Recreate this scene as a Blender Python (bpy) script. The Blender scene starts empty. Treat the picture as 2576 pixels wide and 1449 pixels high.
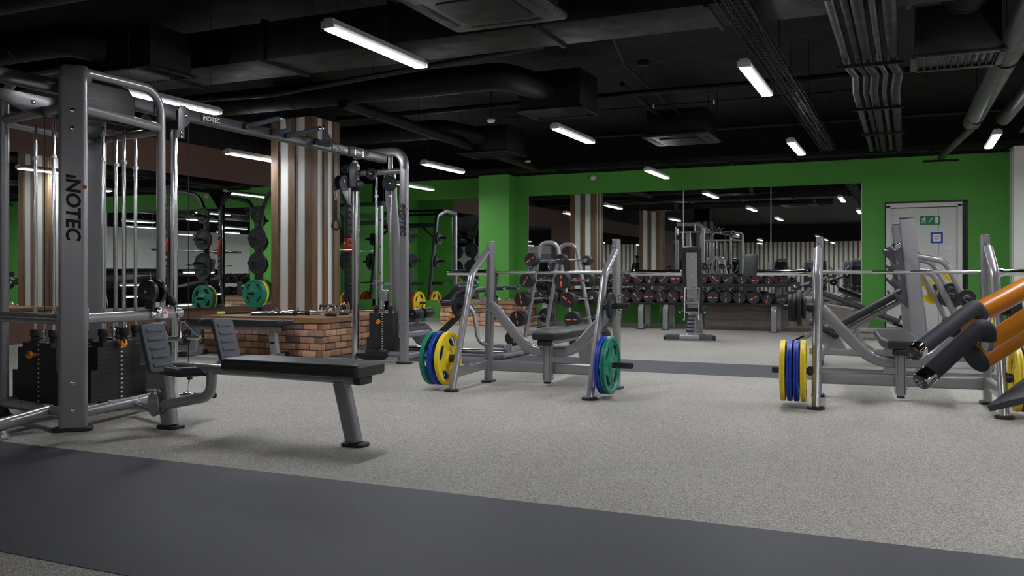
import bpy, bmesh, math, random
from mathutils import Vector, Matrix, Quaternion
random.seed(7)
SC = bpy.context.scene
COL = SC.collection
PI = math.pi
R = math.radians

# ------------------------------------------------------------------ camera
YAW = R(24.2)
FPX, HORIZON, CAM_H = 2220.0, 690.0, 0.97
cam_data = bpy.data.cameras.new('camera')
cam_data.sensor_width = 36.0
cam_data.lens = FPX / 2576 * 36.0
cam_data.shift_y = -(1449 / 2 - HORIZON) / 2576
cam_data.clip_start, cam_data.clip_end = 0.05, 200
cam = bpy.data.objects.new('camera', cam_data)
cam.location = (0, 0, CAM_H)
cam.rotation_euler = (R(90), 0, YAW)
COL.objects.link(cam)
SC.camera = cam

# ------------------------------------------------------------------ world, exposure
world = bpy.data.worlds.new('world')
SC.world = world
world.use_nodes = True
world.node_tree.nodes['Background'].inputs[0].default_value = (0.75, 0.85, 1, 1)
world.node_tree.nodes['Background'].inputs[1].default_value = 0.004
SC.view_settings.view_transform = 'Standard'
SC.view_settings.look = 'None'
SC.view_settings.gamma = 1.0
SC.view_settings.use_curve_mapping = False
SC.view_settings.exposure = 2.12
SC.cycles.max_bounces = 10
SC.cycles.glossy_bounces = 8
SC.cycles.sample_clamp_indirect = 6.0
LIGHT_STRENGTH = 26.0

# ------------------------------------------------------------------ materials
MATS = {}
def srgb(r, g, b):
    f = lambda u: (u / 255 / 12.92) if u / 255 <= 0.04045 else ((u / 255 + 0.055) / 1.055) ** 2.4
    return (f(r), f(g), f(b), 1)

class NT:
    """small wrapper to wire node trees"""
    def __init__(s, name):
        s.m = bpy.data.materials.new(name); s.m.use_nodes = True
        s.t = s.m.node_tree; s.b = s.t.nodes['Principled BSDF']
        MATS[name] = s.m
    def n(s, typ, **kw):
        nd = s.t.nodes.new(typ)
        for k, v in kw.items():
            setattr(nd, k, v)
        return nd
    def l(s, a, b): s.t.links.new(a, b)
    def coord(s, scale=(1, 1, 1), kind='Object'):
        tc = s.n('ShaderNodeTexCoord'); mp = s.n('ShaderNodeMapping')
        mp.inputs['Scale'].default_value = scale
        s.l(tc.outputs[kind], mp.inputs['Vector']); return mp.outputs[0]
    def noise(s, vec, scale, detail=2, rough=0.5):
        nd = s.n('ShaderNodeTexNoise'); nd.inputs['Scale'].default_value = scale
        nd.inputs['Detail'].default_value = detail; nd.inputs['Roughness'].default_value = rough
        if vec: s.l(vec, nd.inputs['Vector'])
        return nd
    def ramp(s, fac, stops, interp='LINEAR'):
        nd = s.n('ShaderNodeValToRGB'); cr = nd.color_ramp; cr.interpolation = interp
        while len(cr.elements) < len(stops): cr.elements.new(0.5)
        for e, (p, c) in zip(cr.elements, stops):
            e.position = p; e.color = c if len(c) == 4 else (*c, 1)
        s.l(fac, nd.inputs[0]); return nd
    def bump(s, height, strength=0.2, dist=0.01):
        nd = s.n('ShaderNodeBump'); nd.inputs['Strength'].default_value = strength
        nd.inputs['Distance'].default_value = dist
        s.l(height, nd.inputs['Height']); s.l(nd.outputs[0], s.b.inputs['Normal']); return nd

def simple(name, col, rough=0.5, metal=0.0, spec=0.5, var=0.08, nscale=40, bump=0.0, coat=0.0, rvar=0.08):
    """principled with faint procedural variation in tone, gloss and relief"""
    m = NT(name); b = m.b
    vec = m.coord()
    nz = m.noise(vec, nscale, 3)
    lo = tuple(max(0, c * (1 - var)) for c in col[:3]); hi = tuple(min(1, c * (1 + var)) for c in col[:3])
    rp = m.ramp(nz.outputs[0], [(0.3, lo), (0.7, hi)])
    m.l(rp.outputs[0], b.inputs['Base Color'])
    rr = m.ramp(nz.outputs[0], [(0.3, (max(0, rough - rvar),) * 3), (0.7, (min(1, rough + rvar),) * 3)])
    m.l(rr.outputs[0], b.inputs['Roughness'])
    b.inputs['Metallic'].default_value = metal
    b.inputs['Specular IOR Level'].default_value = spec
    b.inputs['Coat Weight'].default_value = coat
    b.inputs['Coat Roughness'].default_value = 0.15
    if bump: m.bump(nz.outputs[0], bump, 0.004)
    return m.m

M_GREY = simple('silver_grey_paint', srgb(150, 149, 153), 0.28, 0.4, 0.5, 0.01, 3, 0.0, 0.5, 0.0)
M_ALU = simple('bright_aluminium', srgb(196, 198, 202), 0.3, 0.5, 0.5, 0.02, 5, 0, 0.2, 0.03)
M_LAMPBODY = simple('lamp_body_grey', srgb(205, 206, 208), 0.4, 0.1, 0.5, 0.02, 60)
M_DGREY = simple('graphite_paint', srgb(80, 80, 86), 0.36, 0.5, 0.5, 0.01, 3, 0.0, 0.2, 0.0)
M_BLACKMETAL = simple('black_metal_paint', srgb(44, 45, 50), 0.42, 0.3, 0.5, 0.08, 200)
M_BEAM = simple('charcoal_beam_paint', srgb(70, 71, 77), 0.36, 0.3, 0.5, 0.01, 3, 0, 0.3, 0.0)
M_STEELBLACK = simple('black_steel', srgb(26, 27, 30), 0.4, 0.2, 0.5, 0.08, 200)
M_CHROME = simple('chrome', (0.78, 0.79, 0.81, 1), 0.09, 1.0, 0.5, 0.03, 60, 0, 0, 0.03)
M_BRUSHED = simple('brushed_steel', (0.56, 0.56, 0.57, 1), 0.3, 1.0, 0.5, 0.05, 120)
M_KNURL = simple('knurled_steel', (0.62, 0.62, 0.63, 1), 0.36, 1.0, 0.5, 0.06, 400, 0.05, 0, 0.04)
M_SHAFT = simple('polished_shaft', (0.74, 0.75, 0.76, 1), 0.2, 1.0, 0.5, 0.03, 60, 0, 0, 0.03)
M_VINYL = simple('black_vinyl', srgb(40, 40, 43), 0.42, 0, 0.5, 0.1, 500, 0.12)
M_RUBBER = simple('black_rubber', srgb(38, 39, 42), 0.6, 0, 0.4, 0.12, 300, 0.06)
M_PLASTIC = simple('black_plastic', srgb(34, 35, 38), 0.38, 0, 0.5, 0.06, 200)
M_FOOTPAD = simple('slate_rubber_tread', srgb(72, 76, 84), 0.55, 0, 0.4, 0.06, 300, 0.05)
M_FOAM = simple('slate_foam_grip', srgb(66, 68, 78), 0.7, 0, 0.35, 0.1, 400, 0.1)
M_STACK = simple('weight_stack_black', srgb(45, 46, 48), 0.5, 0.1, 0.45, 0.06, 60)
M_ORANGE = simple('orange_paint', srgb(252, 152, 28), 0.33, 0, 0.5, 0.03, 3, 0, 0.2, 0.02)
M_ORANGEPL = simple('orange_plastic', srgb(245, 150, 30), 0.4, 0, 0.5, 0.04, 60)
M_GREENPL = simple('green_rubber_plate', srgb(14, 128, 104), 0.42, 0, 0.45, 0.08, 40, 0.03)
M_BLUEPL = simple('blue_rubber_plate', srgb(22, 66, 178), 0.4, 0, 0.45, 0.08, 40, 0.03)
M_YELLOWPL = simple('yellow_rubber_plate', srgb(246, 216, 44), 0.42, 0, 0.45, 0.06, 40, 0.03)
M_REDPL = simple('red_rubber_plate', srgb(170, 42, 20), 0.42, 0, 0.45, 0.08, 40, 0.03)
M_REDMETAL = simple('red_metal_paint', srgb(160, 38, 24), 0.4, 0.1, 0.5, 0.05, 100)
M_REDMARK = simple('red_orange_print', srgb(226, 78, 40), 0.5, 0, 0.4, 0.05, 100)
M_LIME = simple('lime_plastic', srgb(206, 232, 96), 0.5, 0, 0.4, 0.05, 60)
M_LABELWHITE = simple('white_print', srgb(225, 225, 222), 0.5, 0, 0.4, 0.03, 80)
M_LABELORANGE = simple('orange_print', srgb(224, 110, 34), 0.5, 0, 0.4, 0.03, 80)
M_BLACKPRINT = simple('black_print', srgb(16, 16, 18), 0.45, 0, 0.4, 0.03, 80)
M_SIGNGREEN = simple('sign_green', srgb(20, 120, 80), 0.45, 0, 0.4, 0.03, 60)
M_SIGNBLUE = simple('sign_blue', srgb(26, 70, 175), 0.45, 0, 0.4, 0.03, 60)
M_REDTEXT = simple('dark_red_print', srgb(160, 50, 45), 0.5, 0, 0.4, 0.03, 60)
M_PLASTICWHITE = simple('white_plastic', srgb(225, 225, 222), 0.45, 0, 0.4, 0.03, 60)
M_CEILBLACK = simple('ceiling_black_paint', srgb(9, 9, 9), 0.75, 0, 0.3, 0.25, 4)
M_DUCT = simple('duct_black_paint', srgb(8, 8, 8), 0.55, 0.0, 0.25, 0.15, 6)
M_PIPEGREY = simple('pipe_dark_grey', srgb(30, 30, 29), 0.42, 0.2, 0.5, 0.08, 12)
M_WHITEWALL = simple('white_wall_paint', srgb(226, 228, 224), 0.65, 0, 0.3, 0.02, 6)
M_DOORPAINT = simple('white_door_paint', srgb(208, 210, 206), 0.45, 0, 0.4, 0.02, 6)
M_BASEBOARD = simple('grey_baseboard', srgb(150, 152, 148), 0.5, 0, 0.4, 0.04, 12)
M_BROWN = simple('brown_wall_paint', srgb(92, 66, 56), 0.55, 0, 0.35, 0.05, 10)
M_CABLE = simple('black_cable', srgb(22, 22, 24), 0.5, 0, 0.4, 0.05, 60)
M_NAVY = simple('navy_shroud', srgb(52, 66, 84), 0.4, 0, 0.4, 0.05, 20)
M_SKIN = simple('skin', srgb(206, 156, 126), 0.55, 0, 0.35, 0.05, 30)

def green_wall():
    m = NT('green_wall_paint')
    v = m.coord(); n1 = m.noise(v, 1.3, 4); n2 = m.noise(v, 120, 2)
    rp = m.ramp(n1.outputs[0], [(0.3, srgb(84, 156, 66)), (0.7, srgb(90, 163, 71))])
    m.l(rp.outputs[0], m.b.inputs['Base Color'])
    m.b.inputs['Roughness'].default_value = 0.6
    m.b.inputs['Specular IOR Level'].default_value = 0.3
    m.bump(n2.outputs[0], 0.08, 0.003); return m.m
M_GREENWALL = green_wall()

def floor_mat():
    """grey speckled rubber granulate"""
    m = NT('grey_speckled_rubber')
    v = m.coord()
    vo = m.n('ShaderNodeTexVoronoi'); vo.inputs['Scale'].default_value = 230
    m.l(v, vo.inputs['Vector'])
    sep = m.n('ShaderNodeSeparateColor'); m.l(vo.outputs['Color'], sep.inputs[0])
    rp = m.ramp(sep.outputs[0], [(0.0, srgb(118, 115, 111)), (0.25, srgb(148, 144, 138)), (0.5, srgb(170, 165, 158)),
                                 (0.75, srgb(184, 179, 171)), (0.95, srgb(208, 203, 195))])
    big = m.noise(v, 0.7, 5, 0.6)
    rb = m.ramp(big.outputs[0], [(0.3, (0.9, 0.9, 0.9)), (0.7, (1.06, 1.06, 1.05))])
    mx = m.n('ShaderNodeMix', data_type='RGBA', blend_type='MULTIPLY'); mx.inputs[0].default_value = 1
    m.l(rp.outputs[0], mx.inputs[6]); m.l(rb.outputs[0], mx.inputs[7])
    m.l(mx.outputs[2], m.b.inputs['Base Color'])
    m.b.inputs['Roughness'].default_value = 0.62
    m.b.inputs['Specular IOR Level'].default_value = 0.35
    m.bump(vo.outputs['Distance'], 0.35, 0.004); return m.m
M_FLOOR = floor_mat()

def strip_mat():
    m = NT('charcoal_rubber')
    v = m.coord(); n = m.noise(v, 260, 3); s = m.noise(v, 9, 5, 0.7); big = m.noise(v, 0.8, 4)
    rp = m.ramp(n.outputs[0], [(0.3, srgb(56, 57, 63)), (0.7, srgb(72, 73, 80))])
    rb = m.ramp(big.outputs[0], [(0.3, (0.82, 0.82, 0.82)), (0.75, (1.16, 1.16, 1.16))])
    sc = m.ramp(s.outputs[0], [(0.70, (1, 1, 1)), (0.78, (1.25, 1.25, 1.24))])
    mx = m.n('ShaderNodeMix', data_type='RGBA', blend_type='MULTIPLY'); mx.inputs[0].default_value = 1
    m.l(rp.outputs[0], mx.inputs[6]); m.l(rb.outputs[0], mx.inputs[7])
    m2 = m.n('ShaderNodeMix', data_type='RGBA', blend_type='MULTIPLY'); m2.inputs[0].default_value = 1
    m.l(mx.outputs[2], m2.inputs[6]); m.l(sc.outputs[0], m2.inputs[7])
    m.l(m2.outputs[2], m.b.inputs['Base Color'])
    m.b.inputs['Roughness'].default_value = 0.6
    m.bump(n.outputs[0], 0.2, 0.003); return m.m
M_STRIP = strip_mat()

def wood_mat(name, a, b, axis='z', sc=1.0):
    m = NT(name)
    st = {'z': (9, 9, 0.7), 'x': (0.7, 9, 9), 'y': (9, 0.7, 9)}[axis]
    v = m.coord(tuple(k * sc for k in st))
    n = m.noise(v, 4, 6, 0.65); n2 = m.noise(v, 30, 3)
    rp = m.ramp(n.outputs[0], [(0.28, a), (0.5, tuple((p + q) / 2 for p, q in zip(a, b))), (0.72, b)])
    m.l(rp.outputs[0], m.b.inputs['Base Color'])
    m.b.inputs['Roughness'].default_value = 0.5
    m.b.inputs['Specular IOR Level'].default_value = 0.35
    m.bump(n2.outputs[0], 0.1, 0.002); return m.m
M_WOOD = wood_mat('brown_oak_slat', srgb(96, 74, 56), srgb(134, 108, 82))
M_WOODTOP = wood_mat('brown_oak_top', srgb(128, 96, 66), srgb(170, 134, 96), 'x')
M_PLANK = wood_mat('raw_planks', srgb(96, 80, 70), srgb(126, 106, 92), 'x')

def brick_mat(tone, name):
    m = NT(name)
    v = m.coord(); n = m.noise(v, 9, 5, 0.65); g = m.noise(v, 90, 3)
    oi = m.n('ShaderNodeVertexColor'); oi.layer_name = 'tone'
    rp = m.ramp(n.outputs[0], [(0.25, (0.55, 0.52, 0.5)), (0.5, (0.95, 0.94, 0.93)), (0.8, (1.25, 1.22, 1.18))])
    mx = m.n('ShaderNodeMix', data_type='RGBA', blend_type='MULTIPLY'); mx.inputs[0].default_value = 1
    m.l(oi.outputs[0], mx.inputs[6]); m.l(rp.outputs[0], mx.inputs[7])
    m.l(mx.outputs[2], m.b.inputs['Base Color'])
    m.b.inputs['Roughness'].default_value = 0.85
    m.b.inputs['Specular IOR Level'].default_value = 0.2
    m.bump(g.outputs[0], 0.5, 0.006); return m.m
M_BRICK = brick_mat(None, 'tumbled_brick')
M_MORTAR = simple('grey_mortar', srgb(112, 106, 98), 0.9, 0, 0.2, 0.15, 60, 0.2)

def mirror_mat():
    m = NT('mirror_glass')
    v = m.coord(); n = m.noise(v, 2.0, 2)
    m.b.inputs['Base Color'].default_value = (0.80, 0.83, 0.81, 1)
    m.b.inputs['Metallic'].default_value = 1
    rr = m.ramp(n.outputs[0], [(0, (0.0, 0.0, 0.0)), (1, (0.012, 0.012, 0.012))])
    m.l(rr.outputs[0], m.b.inputs['Roughness']); return m.m
M_MIRROR = mirror_mat()

def emit_mat(name, col, strength):
    m = NT(name)
    m.b.inputs['Base Color'].default_value = (0.9, 0.9, 0.9, 1)
    m.b.inputs['Emission Color'].default_value = (*col, 1)
    m.b.inputs['Emission Strength'].default_value = strength
    return m.m
M_LAMP = emit_mat('lamp_diffuser', (0.95, 0.97, 1.0), LIGHT_STRENGTH)

def film_mat():
    m = NT('clear_wrap_film')
    v = m.coord((1, 1, 1)); n = m.noise(v, 14, 5, 0.7)
    m.b.inputs['Base Color'].default_value = (0.9, 0.9, 0.9, 1)
    m.b.inputs['Roughness'].default_value = 0.12
    rp = m.ramp(n.outputs[0], [(0.45, (0.10, 0.10, 0.10)), (0.7, (0.32, 0.32, 0.32))])
    m.l(rp.outputs[0], m.b.inputs['Alpha'])
    m.bump(n.outputs[0], 0.9, 0.03); return m.m
M_FILM = film_mat()

# ------------------------------------------------------------------ geometry helpers
def circ(r, n=16):
    return [(r * math.cos(2 * PI * i / n), r * math.sin(2 * PI * i / n)) for i in range(n)]
def rrect(w, h, r, n=4):
    r = min(r, w / 2 - 1e-4, h / 2 - 1e-4); out = []
    for cx, cy, a0 in ((w/2-r, h/2-r, 0), (-w/2+r, h/2-r, 90), (-w/2+r, -h/2+r, 180), (w/2-r, -h/2+r, 270)):
        for i in range(n + 1):
            a = R(a0 + 90 * i / n); out.append((cx + r * math.cos(a), cy + r * math.sin(a)))
    return out
def oval(w, h, n=24):
    return rrect(w, h, min(w, h) / 2 - 1e-4, n // 4)

def fillet(pts, r, n=8):
    """round the corners of a polyline; r is one radius or a list"""
    P = [Vector(p) for p in pts]; out = [P[0]]
    for i in range(1, len(P) - 1):
        ri = r[i - 1] if isinstance(r, (list, tuple)) else r
        a = (P[i-1] - P[i]); b = (P[i+1] - P[i]); la, lb = a.length, b.length
        a.normalize(); b.normalize(); ang = a.angle(b)
        if ri <= 0 or ang > PI - 0.01: out.append(P[i]); continue
        t = min(ri / math.tan(ang / 2), la * 0.49 if i > 1 else la * 0.98, lb * 0.49 if i < len(P) - 2 else lb * 0.98)
        rr = t * math.tan(ang / 2)
        p0 = P[i] + a * t; p1 = P[i] + b * t
        cdir = (a + b).normalized(); cen = P[i] + cdir * (rr / math.sin(ang / 2))
        v0 = p0 - cen; v1 = p1 - cen; th = v0.angle(v1); ax = v0.cross(v1)
        if ax.length < 1e-9: out.append(P[i]); continue
        ax.normalize()
        for k in range(n + 1):
            out.append(cen + Quaternion(ax, th * k / n) @ v0)
    out.append(P[-1]); return out

class MB:
    """collects shapes into one mesh"""
    def __init__(s): s.v = []; s.f = []; s.mi = []; s.bolts = False
    def raw(s, vs, fs, mi=0, M=None):
        o = len(s.v)
        s.v += [tuple(M @ Vector(p)) if M else tuple(p) for p in vs]
        s.f += [tuple(o + i for i in f) for f in fs]; s.mi += [mi] * len(fs); return s
    def box(s, c, d, bevel=0.0, rot=None, mi=0, seg=2):
        M = Matrix.Translation(c)
        if rot is not None:
            M = M @ (rot if isinstance(rot, Matrix) else Matrix.Rotation(rot, 4, 'Z'))
        if bevel <= 0:
            x, y, z = d[0]/2, d[1]/2, d[2]/2
            vs = [(-x,-y,-z),(x,-y,-z),(x,y,-z),(-x,y,-z),(-x,-y,z),(x,-y,z),(x,y,z),(-x,y,z)]
            fs = [(0,3,2,1),(4,5,6,7),(0,1,5,4),(1,2,6,5),(2,3,7,6),(3,0,4,7)]
            return s.raw(vs, fs, mi, M)
        bm = bmesh.new(); bmesh.ops.create_cube(bm, size=1)
        bmesh.ops.scale(bm, vec=d, verts=bm.verts)
        bmesh.ops.bevel(bm, geom=list(bm.edges), offset=min(bevel, min(d) * 0.49), segments=seg, profile=0.5, affect='EDGES')
        s.bm(bm, M, mi); bm.free(); return s
    def bm(s, bm, M=None, mi=0):
        bm.verts.ensure_lookup_table(); bm.verts.index_update()
        return s.raw([v.co.copy() for v in bm.verts], [[v.index for v in f.verts] for f in bm.faces], mi, M)
    def mesh(s, me, M=None, mi=0):
        return s.raw([v.co.copy() for v in me.vertices], [list(p.vertices) for p in me.polygons], mi, M)
    def sweep(s, path, prof, up=(0, 0, 1), caps=True, closed=False, mi=0, scale=None):
        P = [Vector(p) for p in path]; n = len(P); k = len(prof)
        T = []
        for i in range(n):
            a = P[(i + 1) % n] - P[i] if (i < n - 1 or closed) else P[i] - P[i - 1]
            b = P[i] - P[i - 1] if (i > 0 or closed) else a
            t = a.normalized() + b.normalized()
            T.append((t if t.length > 1e-6 else a).normalized())
        u = Vector(up)
        if abs(u.normalized().dot(T[0])) > 0.98: u = Vector((1, 0, 0)) if abs(T[0].x) < 0.9 else Vector((0, 1, 0))
        u = (u - T[0] * u.dot(T[0])).normalized()
        vs = []
        for i in range(n):
            if i: 
                q = T[i-1].rotation_difference(T[i]); u = q @ u
                u = (u - T[i] * u.dot(T[i])).normalized()
            sd = T[i].cross(u)
            g = scale[i] if scale else 1.0
            # widen mitred corners
            m = 1.0
            if 0 < i < n - 1 or closed:
                a = (P[(i+1) % n] - P[i]).normalized(); m = 1 / max(0.5, a.dot(T[i]))
            ax = None
            if m > 1.001:
                ax = (P[(i+1) % n] - P[i]).cross(P[i] - P[i-1]).cross(T[i])
                ax = ax.normalized() if ax.length > 1e-9 else None
            for a_, b_ in prof:
                o = sd * (a_ * g) + u * (b_ * g)
                if ax is not None: o = o + ax * (o.dot(ax) * (m - 1))
                vs.append(P[i] + o)
        fs = []
        for i in range(n if closed else n - 1):
            j = (i + 1) % n
            for q in range(k):
                q2 = (q + 1) % k
                fs.append((i*k+q, i*k+q2, j*k+q2, j*k+q))
        if caps and not closed:
            fs.append(tuple(range(k))[::-1]); fs.append(tuple((n-1)*k + q for q in range(k)))
        # orient outward: profile (side, up) with side = T x u
        s.raw(vs, [f[::-1] for f in fs], mi); return s
    def tube(s, path, r, seg=14, caps=True, closed=False, mi=0, up=(0, 0, 1)):
        return s.sweep(path, circ(r, seg), up, caps, closed, mi)
    def bar(s, path, w, h, r=0.012, up=(0, 0, 1), mi=0, n=3):
        """rectangular tube: w across, h along up"""
        return s.sweep(path, rrect(w, h, r, n), up, True, False, mi)
    def lathe(s, prof, org=(0, 0, 0), axis=(0, 0, 1), seg=28, mi=0, M=None):
        """prof: list of (radius, height)"""
        ax = Vector(axis).normalized(); q = Vector((0, 0, 1)).rotation_difference(ax).to_matrix().to_4x4()
        MM = Matrix.Translation(org) @ q
        if M: MM = M @ MM
        vs = []; fs = []
        for r_, z_ in prof:
            for i in range(seg):
                a = 2 * PI * i / seg; vs.append((r_ * math.cos(a), r_ * math.sin(a), z_))
        for j in range(len(prof) - 1):
            for i in range(seg):
                i2 = (i + 1) % seg
                fs.append((j*seg+i, j*seg+i2, (j+1)*seg+i2, (j+1)*seg+i))
        ring = prof[0] == prof[-1]
        if prof[0][0] > 1e-5 and not ring: fs.append(tuple(range(seg))[::-1])
        if prof[-1][0] > 1e-5 and not ring: fs.append(tuple((len(prof)-1)*seg + i for i in range(seg)))
        return s.raw(vs, fs, mi, MM)
    def disc(s, p, axis, r, h, bev=0.003, seg=28, mi=0):
        """cylinder with softened rims starting at p along axis"""
        return s.lathe([(r - bev, 0), (r, bev), (r, h - bev), (r - bev, h)], p, axis, seg, mi)
    def bolt(s, p, axis, r=0.011, h=0.008, mi=0):
        s.lathe([(r * 1.35, 0), (r * 1.35, h * 0.25), (r, h * 0.25), (r, h * 0.8), (r * 0.75, h)], p, axis, 12, 1); s.bolts = True; return s
    def ball(s, p, r, mi=0, sx=1, sy=1, sz=1, seg=16, rings=10, M=None):
        prof = [(r * math.sin(PI * i / rings), -r * math.cos(PI * i / rings)) for i in range(rings + 1)]
        prof[0] = (1e-6, -r); prof[-1] = (1e-6, r)
        MM = Matrix.Translation(p) @ (M or Matrix()) @ Matrix.Diagonal((sx, sy, sz, 1))
        return s.lathe(prof, (0, 0, 0), (0, 0, 1), seg, mi, MM)
    def outline(s, polys, depth, bevel=0.0, M=None, mi=0, res=2):
        """extruded 2D outline (first poly outer, others holes), from z=0 to z=depth"""
        cu = bpy.data.curves.new('o', 'CURVE'); cu.dimensions = '2D'; cu.fill_mode = 'BOTH'
        cu.extrude = max(depth / 2 - bevel, 1e-5); cu.bevel_depth = bevel; cu.bevel_resolution = res; cu.offset = -bevel
        for pl in polys:
            sp = cu.splines.new('POLY'); sp.points.add(len(pl) - 1)
            for p, q in zip(sp.points, pl): p.co = (q[0], q[1], 0, 1)
            sp.use_cyclic_u = True
        ob = bpy.data.objects.new('o', cu); COL.objects.link(ob)
        dg = bpy.context.evaluated_depsgraph_get(); me = bpy.data.meshes.new_from_object(ob.evaluated_get(dg))
        bpy.data.objects.remove(ob); bpy.data.curves.remove(cu)
        MM = (M or Matrix()) @ Matrix.Translation((0, 0, depth / 2))
        s.mesh(me, MM, mi); bpy.data.meshes.remove(me); return s
    def text(s, body, size, M, depth=0.001, bold=0.0, mi=0, sx=1.0, align='CENTER', shear=0.0, spacing=1.0):
        cu = bpy.data.curves.new('t', 'FONT'); cu.body = body; cu.size = size; cu.extrude = depth / 2
        cu.offset = bold; cu.align_x = align; cu.align_y = 'CENTER'; cu.resolution_u = 3; cu.shear = shear
        cu.space_character = spacing
        ob = bpy.data.objects.new('t', cu); COL.objects.link(ob)
        dg = bpy.context.evaluated_depsgraph_get(); me = bpy.data.meshes.new_from_object(ob.evaluated_get(dg))
        bpy.data.objects.remove(ob); bpy.data.curves.remove(cu)
        s.mesh(me, M @ Matrix.Diagonal((sx, 1, 1, 1)), mi); bpy.data.meshes.remove(me); return s
    def build(s, name, mat, parent=None, loc=None, rot=None, smooth=38):
        me = bpy.data.meshes.new(name); me.from_pydata(s.v, [], s.f)
        mats = list(mat) if isinstance(mat, (list, tuple)) else [mat]
        if s.bolts and len(mats) == 1: mats.append(M_CHROME)
        for m in mats: me.materials.append(m)
        if len(mats) > 1: me.polygons.foreach_set('material_index', s.mi)
        me.update()
        bm = bmesh.new(); bm.from_mesh(me)
        bmesh.ops.remove_doubles(bm, verts=bm.verts, dist=1e-6)
        bmesh.ops.recalc_face_normals(bm, faces=bm.faces); bm.to_mesh(me); bm.free()
        me.polygons.foreach_set('use_smooth', [True] * len(me.polygons))
        me.set_sharp_from_angle(angle=R(smooth))
        o = bpy.data.objects.new(name, me); COL.objects.link(o)
        if parent: o.parent = parent
        if loc is not None: o.location = loc
        if rot is not None: o.rotation_euler = rot
        return o

def frame(o, x, y):
    """matrix whose local x,y axes point along x,y (z = x cross y), origin o"""
    x = Vector(x).normalized(); y = Vector(y); y = (y - x * y.dot(x)).normalized(); z = x.cross(y)
    return Matrix((( x.x, y.x, z.x, o[0]), (x.y, y.y, z.y, o[1]), (x.z, y.z, z.z, o[2]), (0, 0, 0, 1)))

def tag(o, label, cat, group=None, kind=None):
    o['label'] = label; o['category'] = cat
    if group: o['group'] = group
    if kind: o['kind'] = kind
    return o
def thing(name, label, cat, loc=(0, 0, 0), rz=0.0, group=None):
    o = bpy.data.objects.new(name, None); COL.objects.link(o)
    o.empty_display_size = 0.1; o.location = loc; o.rotation_euler = (0, 0, rz)
    return tag(o, label, cat, group)
def struct(name, mb, mat, label=None, cat=None):
    o = mb.build(name, mat); o['kind'] = 'structure'
    if label: o['label'] = label; o['category'] = cat
    return o
def copy_tree(o, parent=None):
    c = o.copy(); COL.objects.link(c)
    if parent: c.parent = parent
    for ch in list(o.children): copy_tree(ch, c)
    return c
def place(src, loc, rz=None, label=None, rot=None):
    c = copy_tree(src); c.location = loc
    if rot is not None: c.rotation_euler = rot
    elif rz is not None: c.rotation_euler = (0, 0, rz)
    if label: c['label'] = label
    return c
# ------------------------------------------------------------------ the room
YB, XL, XR, YR, ZC = 15.9, -10.2, 9.0, -18.0, 3.62
MZ0, MZ1 = 0.44, 2.5          # mirror band
GT = 2.9                      # top of the painted walls

struct('floor', MB().box(((XL+XR)/2-0.6, (YB+YR)/2, -0.05), (XR-XL+1.9, YB-YR+0.6, 0.1)), M_FLOOR)
struct('trim_1', MB().box((-0.6, 2.765, 0.0), (XR-XL-0.02, 1.37, 0.004)), M_STRIP, 'wide charcoal rubber strip across the floor nearest the camera', 'floor strip')
struct('trim_2', MB().box((-0.6, 9.1, 0.0), (XR-XL-0.02, 1.16, 0.004)), M_STRIP, 'charcoal rubber strip across the floor behind the two press benches', 'floor strip')
struct('ceiling', MB().box(((XL+XR)/2-0.6, (YB+YR)/2, ZC+0.05), (XR-XL+1.9, YB-YR+0.6, 0.1)), M_CEILBLACK)
# black upper walls and coloured lower walls
w = MB(); w.box((-0.6, YB+0.1, GT/2), (XR-XL+0.4, 0.2, GT)); struct('wall_far', w, M_GREENWALL)
w = MB(); w.box((-0.6, YB+0.1, (GT+ZC)/2), (XR-XL+0.4, 0.2, ZC-GT)); struct('wall_far_upper', w, M_CEILBLACK)
w = MB(); w.box((-11.3, (12.6+YB)/2, GT/2), (0.2, YB-12.6, GT)); w.box((-10.7525, 12.5, GT/2), (1.093, 0.2, GT)); w.box((-10.7, YB+0.1, GT/2), (1.4, 0.2, GT)); struct('wall_left_green', w, M_GREENWALL)
w = MB(); w.box((XL-0.1, (YR+12.595)/2, 1.5), (0.2, 12.595-YR, 3.0)); struct('wall_left', w, M_BROWN)
w = MB(); w.box((XL-0.1, (YR+12.4)/2, 3.31), (0.2, 12.4-YR, 0.62)); w.box((-11.3, (12.4+YB)/2, (GT+ZC)/2), (0.2, YB-12.4, ZC-GT)); w.box((-10.75, 12.5, (GT+ZC)/2), (1.1, 0.2, ZC-GT)); w.box((-10.7, YB+0.1, (GT+ZC)/2), (1.4, 0.2, ZC-GT)); struct('wall_left_upper', w, M_CEILBLACK)
w = MB(); w.box((XR+0.1, (YR+YB)/2, 1.45), (0.2, YB-YR, 2.9)); struct('wall_right', w, M_WHITEWALL)
w = MB(); w.box((XR+0.1, (YR+YB)/2, 3.26), (0.2, YB-YR, 0.72)); struct('wall_right_upper', w, M_CEILBLACK)
w = MB(); w.box((-0.6, YR-0.1, ZC/2), (XR-XL+0.4, 0.2, ZC)); struct('wall_rear', w, M_WHITEWALL)
w = MB()
x = XL + 0.1
while x < -1.2:
    w.box((x, YR+0.02, 1.36), (0.085, 0.04, 2.72)); x += 0.24
struct('trim_3', w, M_WOOD)
w = MB(); w.box((-0.6, YR+0.15, 3.17), (XR-XL, 0.3, 0.9)); struct('wall_rear_upper', w, M_CEILBLACK)
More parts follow.
